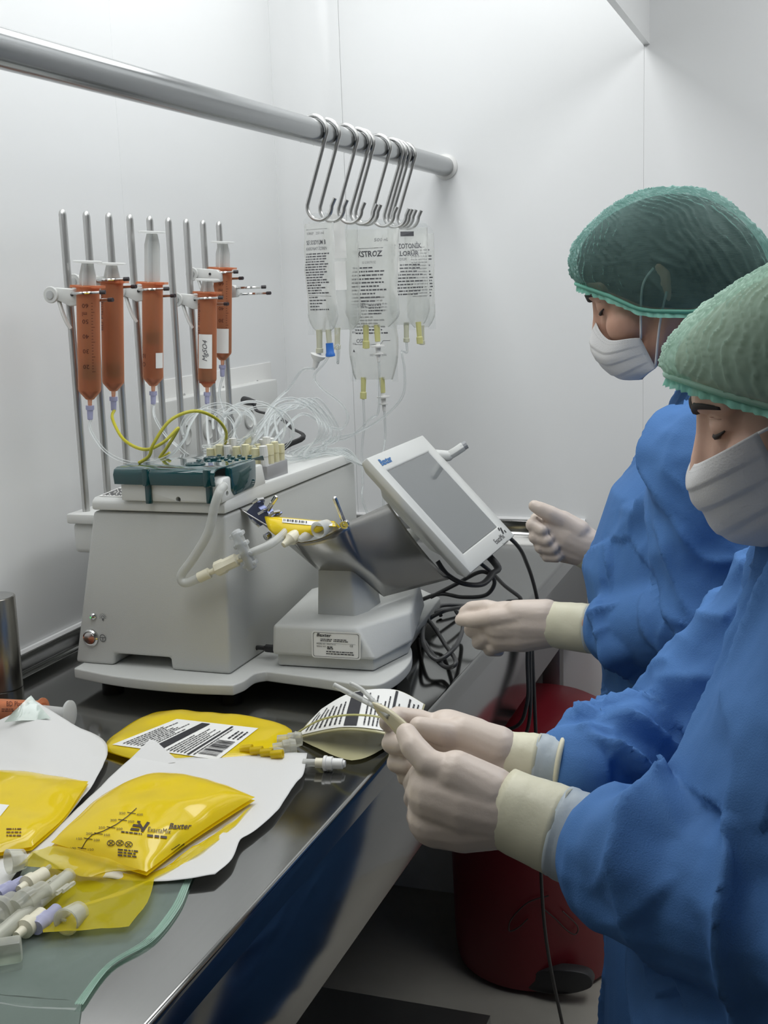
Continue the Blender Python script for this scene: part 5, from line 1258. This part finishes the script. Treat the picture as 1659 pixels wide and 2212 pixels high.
J1 = dict(neck=V((.035, 1.085, 1.235)), Ls=V((.095, .90, 1.165)), Le=V((.045, .925, .955)), Lw=A3(1130, 1765, 1.03), Lc=A3(1296, 1834, 1.01), Rs=V((.02, 1.25, 1.165)), Re=A3(1440, 1610, 1.24), Rw=A3(1110, 1645, 1.115), Rc=A3(1236, 1672, 1.118),
          rL=[.080, .072, .076, .082, .036], rR=[.082, .074, .066, .062, .033])
secs1 = [((.032, 1.085, 1.246), .064, .070), ((.040, 1.08, 1.205), .085, .13), ((.045, 1.08, 1.12), .125, .185), ((.025, 1.08, 1.02), .145, .195), ((.03, 1.08, .90), .160, .205), ((.04, 1.08, .80), .175, .215), ((.05, 1.08, .58), .19, .235), ((.06, 1.08, .34), .20, .25)]
person('person in blue gown and pale mint cap, looking down at folded strip in gloved hands', H1, SKIN2, J1, secs1, 3.1, CAPL, HAIRL, dict(back=.150, backx=.120, top=.116, seed=4, ringtab=((.097, .064), (.088, .058), (.06, .036), (.03, .014), (0, -.008), (-.06, -.042), (-.13, -.065)), puff=.004), dict(L=near_L, R=near_R), dict(m1=MASK, seed=2, prof=[(.104, -.017), (.114, -.030), (.117, -.044), (.113, -.057), (.108, -.074), (.097, -.093), (.073, -.106)], side0=(.048, .069, .000), side1=(.040, .065, -.078)), V((.06, 1.08, .4)))

# ---------------------------------------------------------------- the far person
H2 = Head((1292, 668), 1.60, radians(2), radians(26), .96)
FY = 1.52
far_L = dict(
    palm=[(CH((1205, 1350, FY-.005), (1140, 1345, FY), (1090, 1345, FY+.005)), R(.0255, .029, .029)), (CH((1200, 1358, FY-.005), (1130, 1368, FY), (1090, 1370, FY+.005)), R(.0235, .025, .023)), (CH((1180, 1330, FY-.006), (1115, 1325, FY-.008)), R(.022, .018))],
    fingers=[(CH((1095, 1325, FY+.006), (1050, 1312, FY+.012), (1018, 1314, FY+.014), (1004, 1322, FY+.012)), R(.0125, .011, .010, .0085)),
             (CH((1090, 1345, FY+.004), (1045, 1348, FY+.006), (1018, 1360, FY+.022), (1022, 1366, FY+.045)), R(.0125, .0115, .0105, .009)),
             (CH((1092, 1365, FY+.004), (1050, 1376, FY+.004), (1034, 1388, FY+.020), (1048, 1392, FY+.045)), R(.012, .011, .010, .009)),
             (CH((1100, 1385, FY+.004), (1066, 1398, FY+.004), (1058, 1404, FY+.022), (1078, 1406, FY+.04)), R(.011, .010, .009, .008)),
             (CH((1120, 1330, FY-.012), (1065, 1334, FY-.014), (1022, 1340, FY-.004), (995, 1339, FY+.006)), R(.015, .0120, .0105, .0085))],
    cuff=(A3(1185, 1348, FY-.004), A3(1280, 1358, FY-.02), A3(1305, 1360, FY-.024), .0275, .0295, .0305))
GY = 1.76
far_R = dict(
    palm=[(CH((1268, 1180, GY), (1228, 1158, GY), (1200, 1142, GY)), R(.027, .030, .027)), (CH((1262, 1190, GY), (1222, 1180, GY), (1198, 1170, GY)), R(.024, .025, .022)), (CH((1248, 1150, GY-.006), (1215, 1124, GY-.012)), R(.020, .015))],
    fingers=[(CH((1192, 1128, GY+.006), (1160, 1122, GY), (1150, 1134, GY-.026), (1172, 1146, GY-.034)), R(.0120, .011, .0105, .009)),
             (CH((1188, 1146, GY+.006), (1158, 1148, GY), (1156, 1160, GY-.028), (1182, 1168, GY-.034)), R(.0125, .0115, .0105, .009)),
             (CH((1190, 1166, GY+.006), (1166, 1172, GY), (1168, 1182, GY-.026), (1194, 1186, GY-.030)), R(.012, .011, .010, .009)),
             (CH((1198, 1186, GY+.006), (1178, 1194, GY), (1182, 1202, GY-.022), (1204, 1204, GY-.026)), R(.011, .010, .009, .008)),
             (CH((1218, 1128, GY-.012), (1188, 1110, GY-.020), (1168, 1100, GY-.022), (1154, 1093, GY-.022)), R(.015, .0125, .0110, .0090))],
    cuff=(A3(1258, 1180, GY), A3(1298, 1204, GY), A3(1312, 1212, GY), .0265, .028, .029))
J2 = dict(neck=V((-.085, 1.63, 1.325)), Ls=V((-.115, 1.455, 1.235)), Le=A3(1530, 1345, 1.43), Lw=A3(1225, 1350, FY-.01), Lc=A3(1318, 1359, 1.492), Rs=V((-.13, 1.80, 1.235)), Re=V((-.19, 1.86, 1.06)), Rw=A3(1262, 1180, GY), Rc=A3(1320, 1215, 1.77),
          rL=[.085, .080, .070, .060, .034], rR=[.082, .074, .066, .056, .044])
secs2 = [((-.088, 1.63, 1.330), .062, .068), ((-.09, 1.63, 1.285), .085, .13), ((-.125, 1.63, 1.19), .142, .185), ((-.140, 1.63, 1.09), .160, .195), ((-.125, 1.63, .95), .150, .200), ((-.115, 1.63, .82), .155, .21), ((-.10, 1.63, .58), .175, .23), ((-.09, 1.63, .34), .19, .24)]
person('person in blue gown and dark green cap, raising one gloved fist, other hand forward', H2, SKIN1, J2, secs2, 8.4, CAPG, HAIRD, dict(back=.156, backx=.130, top=.122, bx=.005, seed=9, ringtab=((.093, .056), (.084, .048), (.054, .018), (.028, -.014), (.012, -.026), (-.031, -.050), (-.13, -.066)), puff=.006, wr=1.2), dict(L=far_L, R=far_R), dict(m1=MASK, seed=5, prof=[(.094, -.002), (.107, -.016), (.115, -.032), (.114, -.048), (.108, -.068), (.096, -.088), (.072, -.101)], side0=(.042, .069, -.050), side1=(.042, .065, -.094), dip=.010), V((-.08, 1.63, .4)))

# ---------------------------------------------------------------- folded strip held by the near person
hs = thing('folded_strip', 'pale yellow folded plastic strip with two thin tube ends, held in gloved hands', 'plastic strip', A3(870, 1590, 1.07))
STR = mat('strip_film', (.70, .64, .44), .3, alpha=.88, coat=.3, var=.05)
Tq = spline(CH((806, 1516, 1.06), (848, 1538, 1.05), (902, 1586, 1.042), (940, 1634, 1.04)), 8); Bq_ = spline(CH((818, 1540, 1.058), (850, 1576, 1.048), (886, 1622, 1.04), (915, 1662, 1.038)), 8)
m = MB(); m.grid(lambda u, v: Tq[int(u*24)].lerp(Bq_[int(u*24)], v), 24, 4); m.make('folded_film', STR, hs, solid=.004, smooth=2)
MB().tube(spline(CH((722, 1480, 1.075), (760, 1500, 1.07), (812, 1527, 1.06), (840, 1548, 1.05)), 6), .0028, 8).make('tube_end', FT, hs, smooth=2)
MB().tube(spline(CH((757, 1476, 1.075), (782, 1490, 1.07), (815, 1522, 1.06), (845, 1545, 1.05)), 6), .0022, 8).make('tube_end', FT, hs, smooth=2)
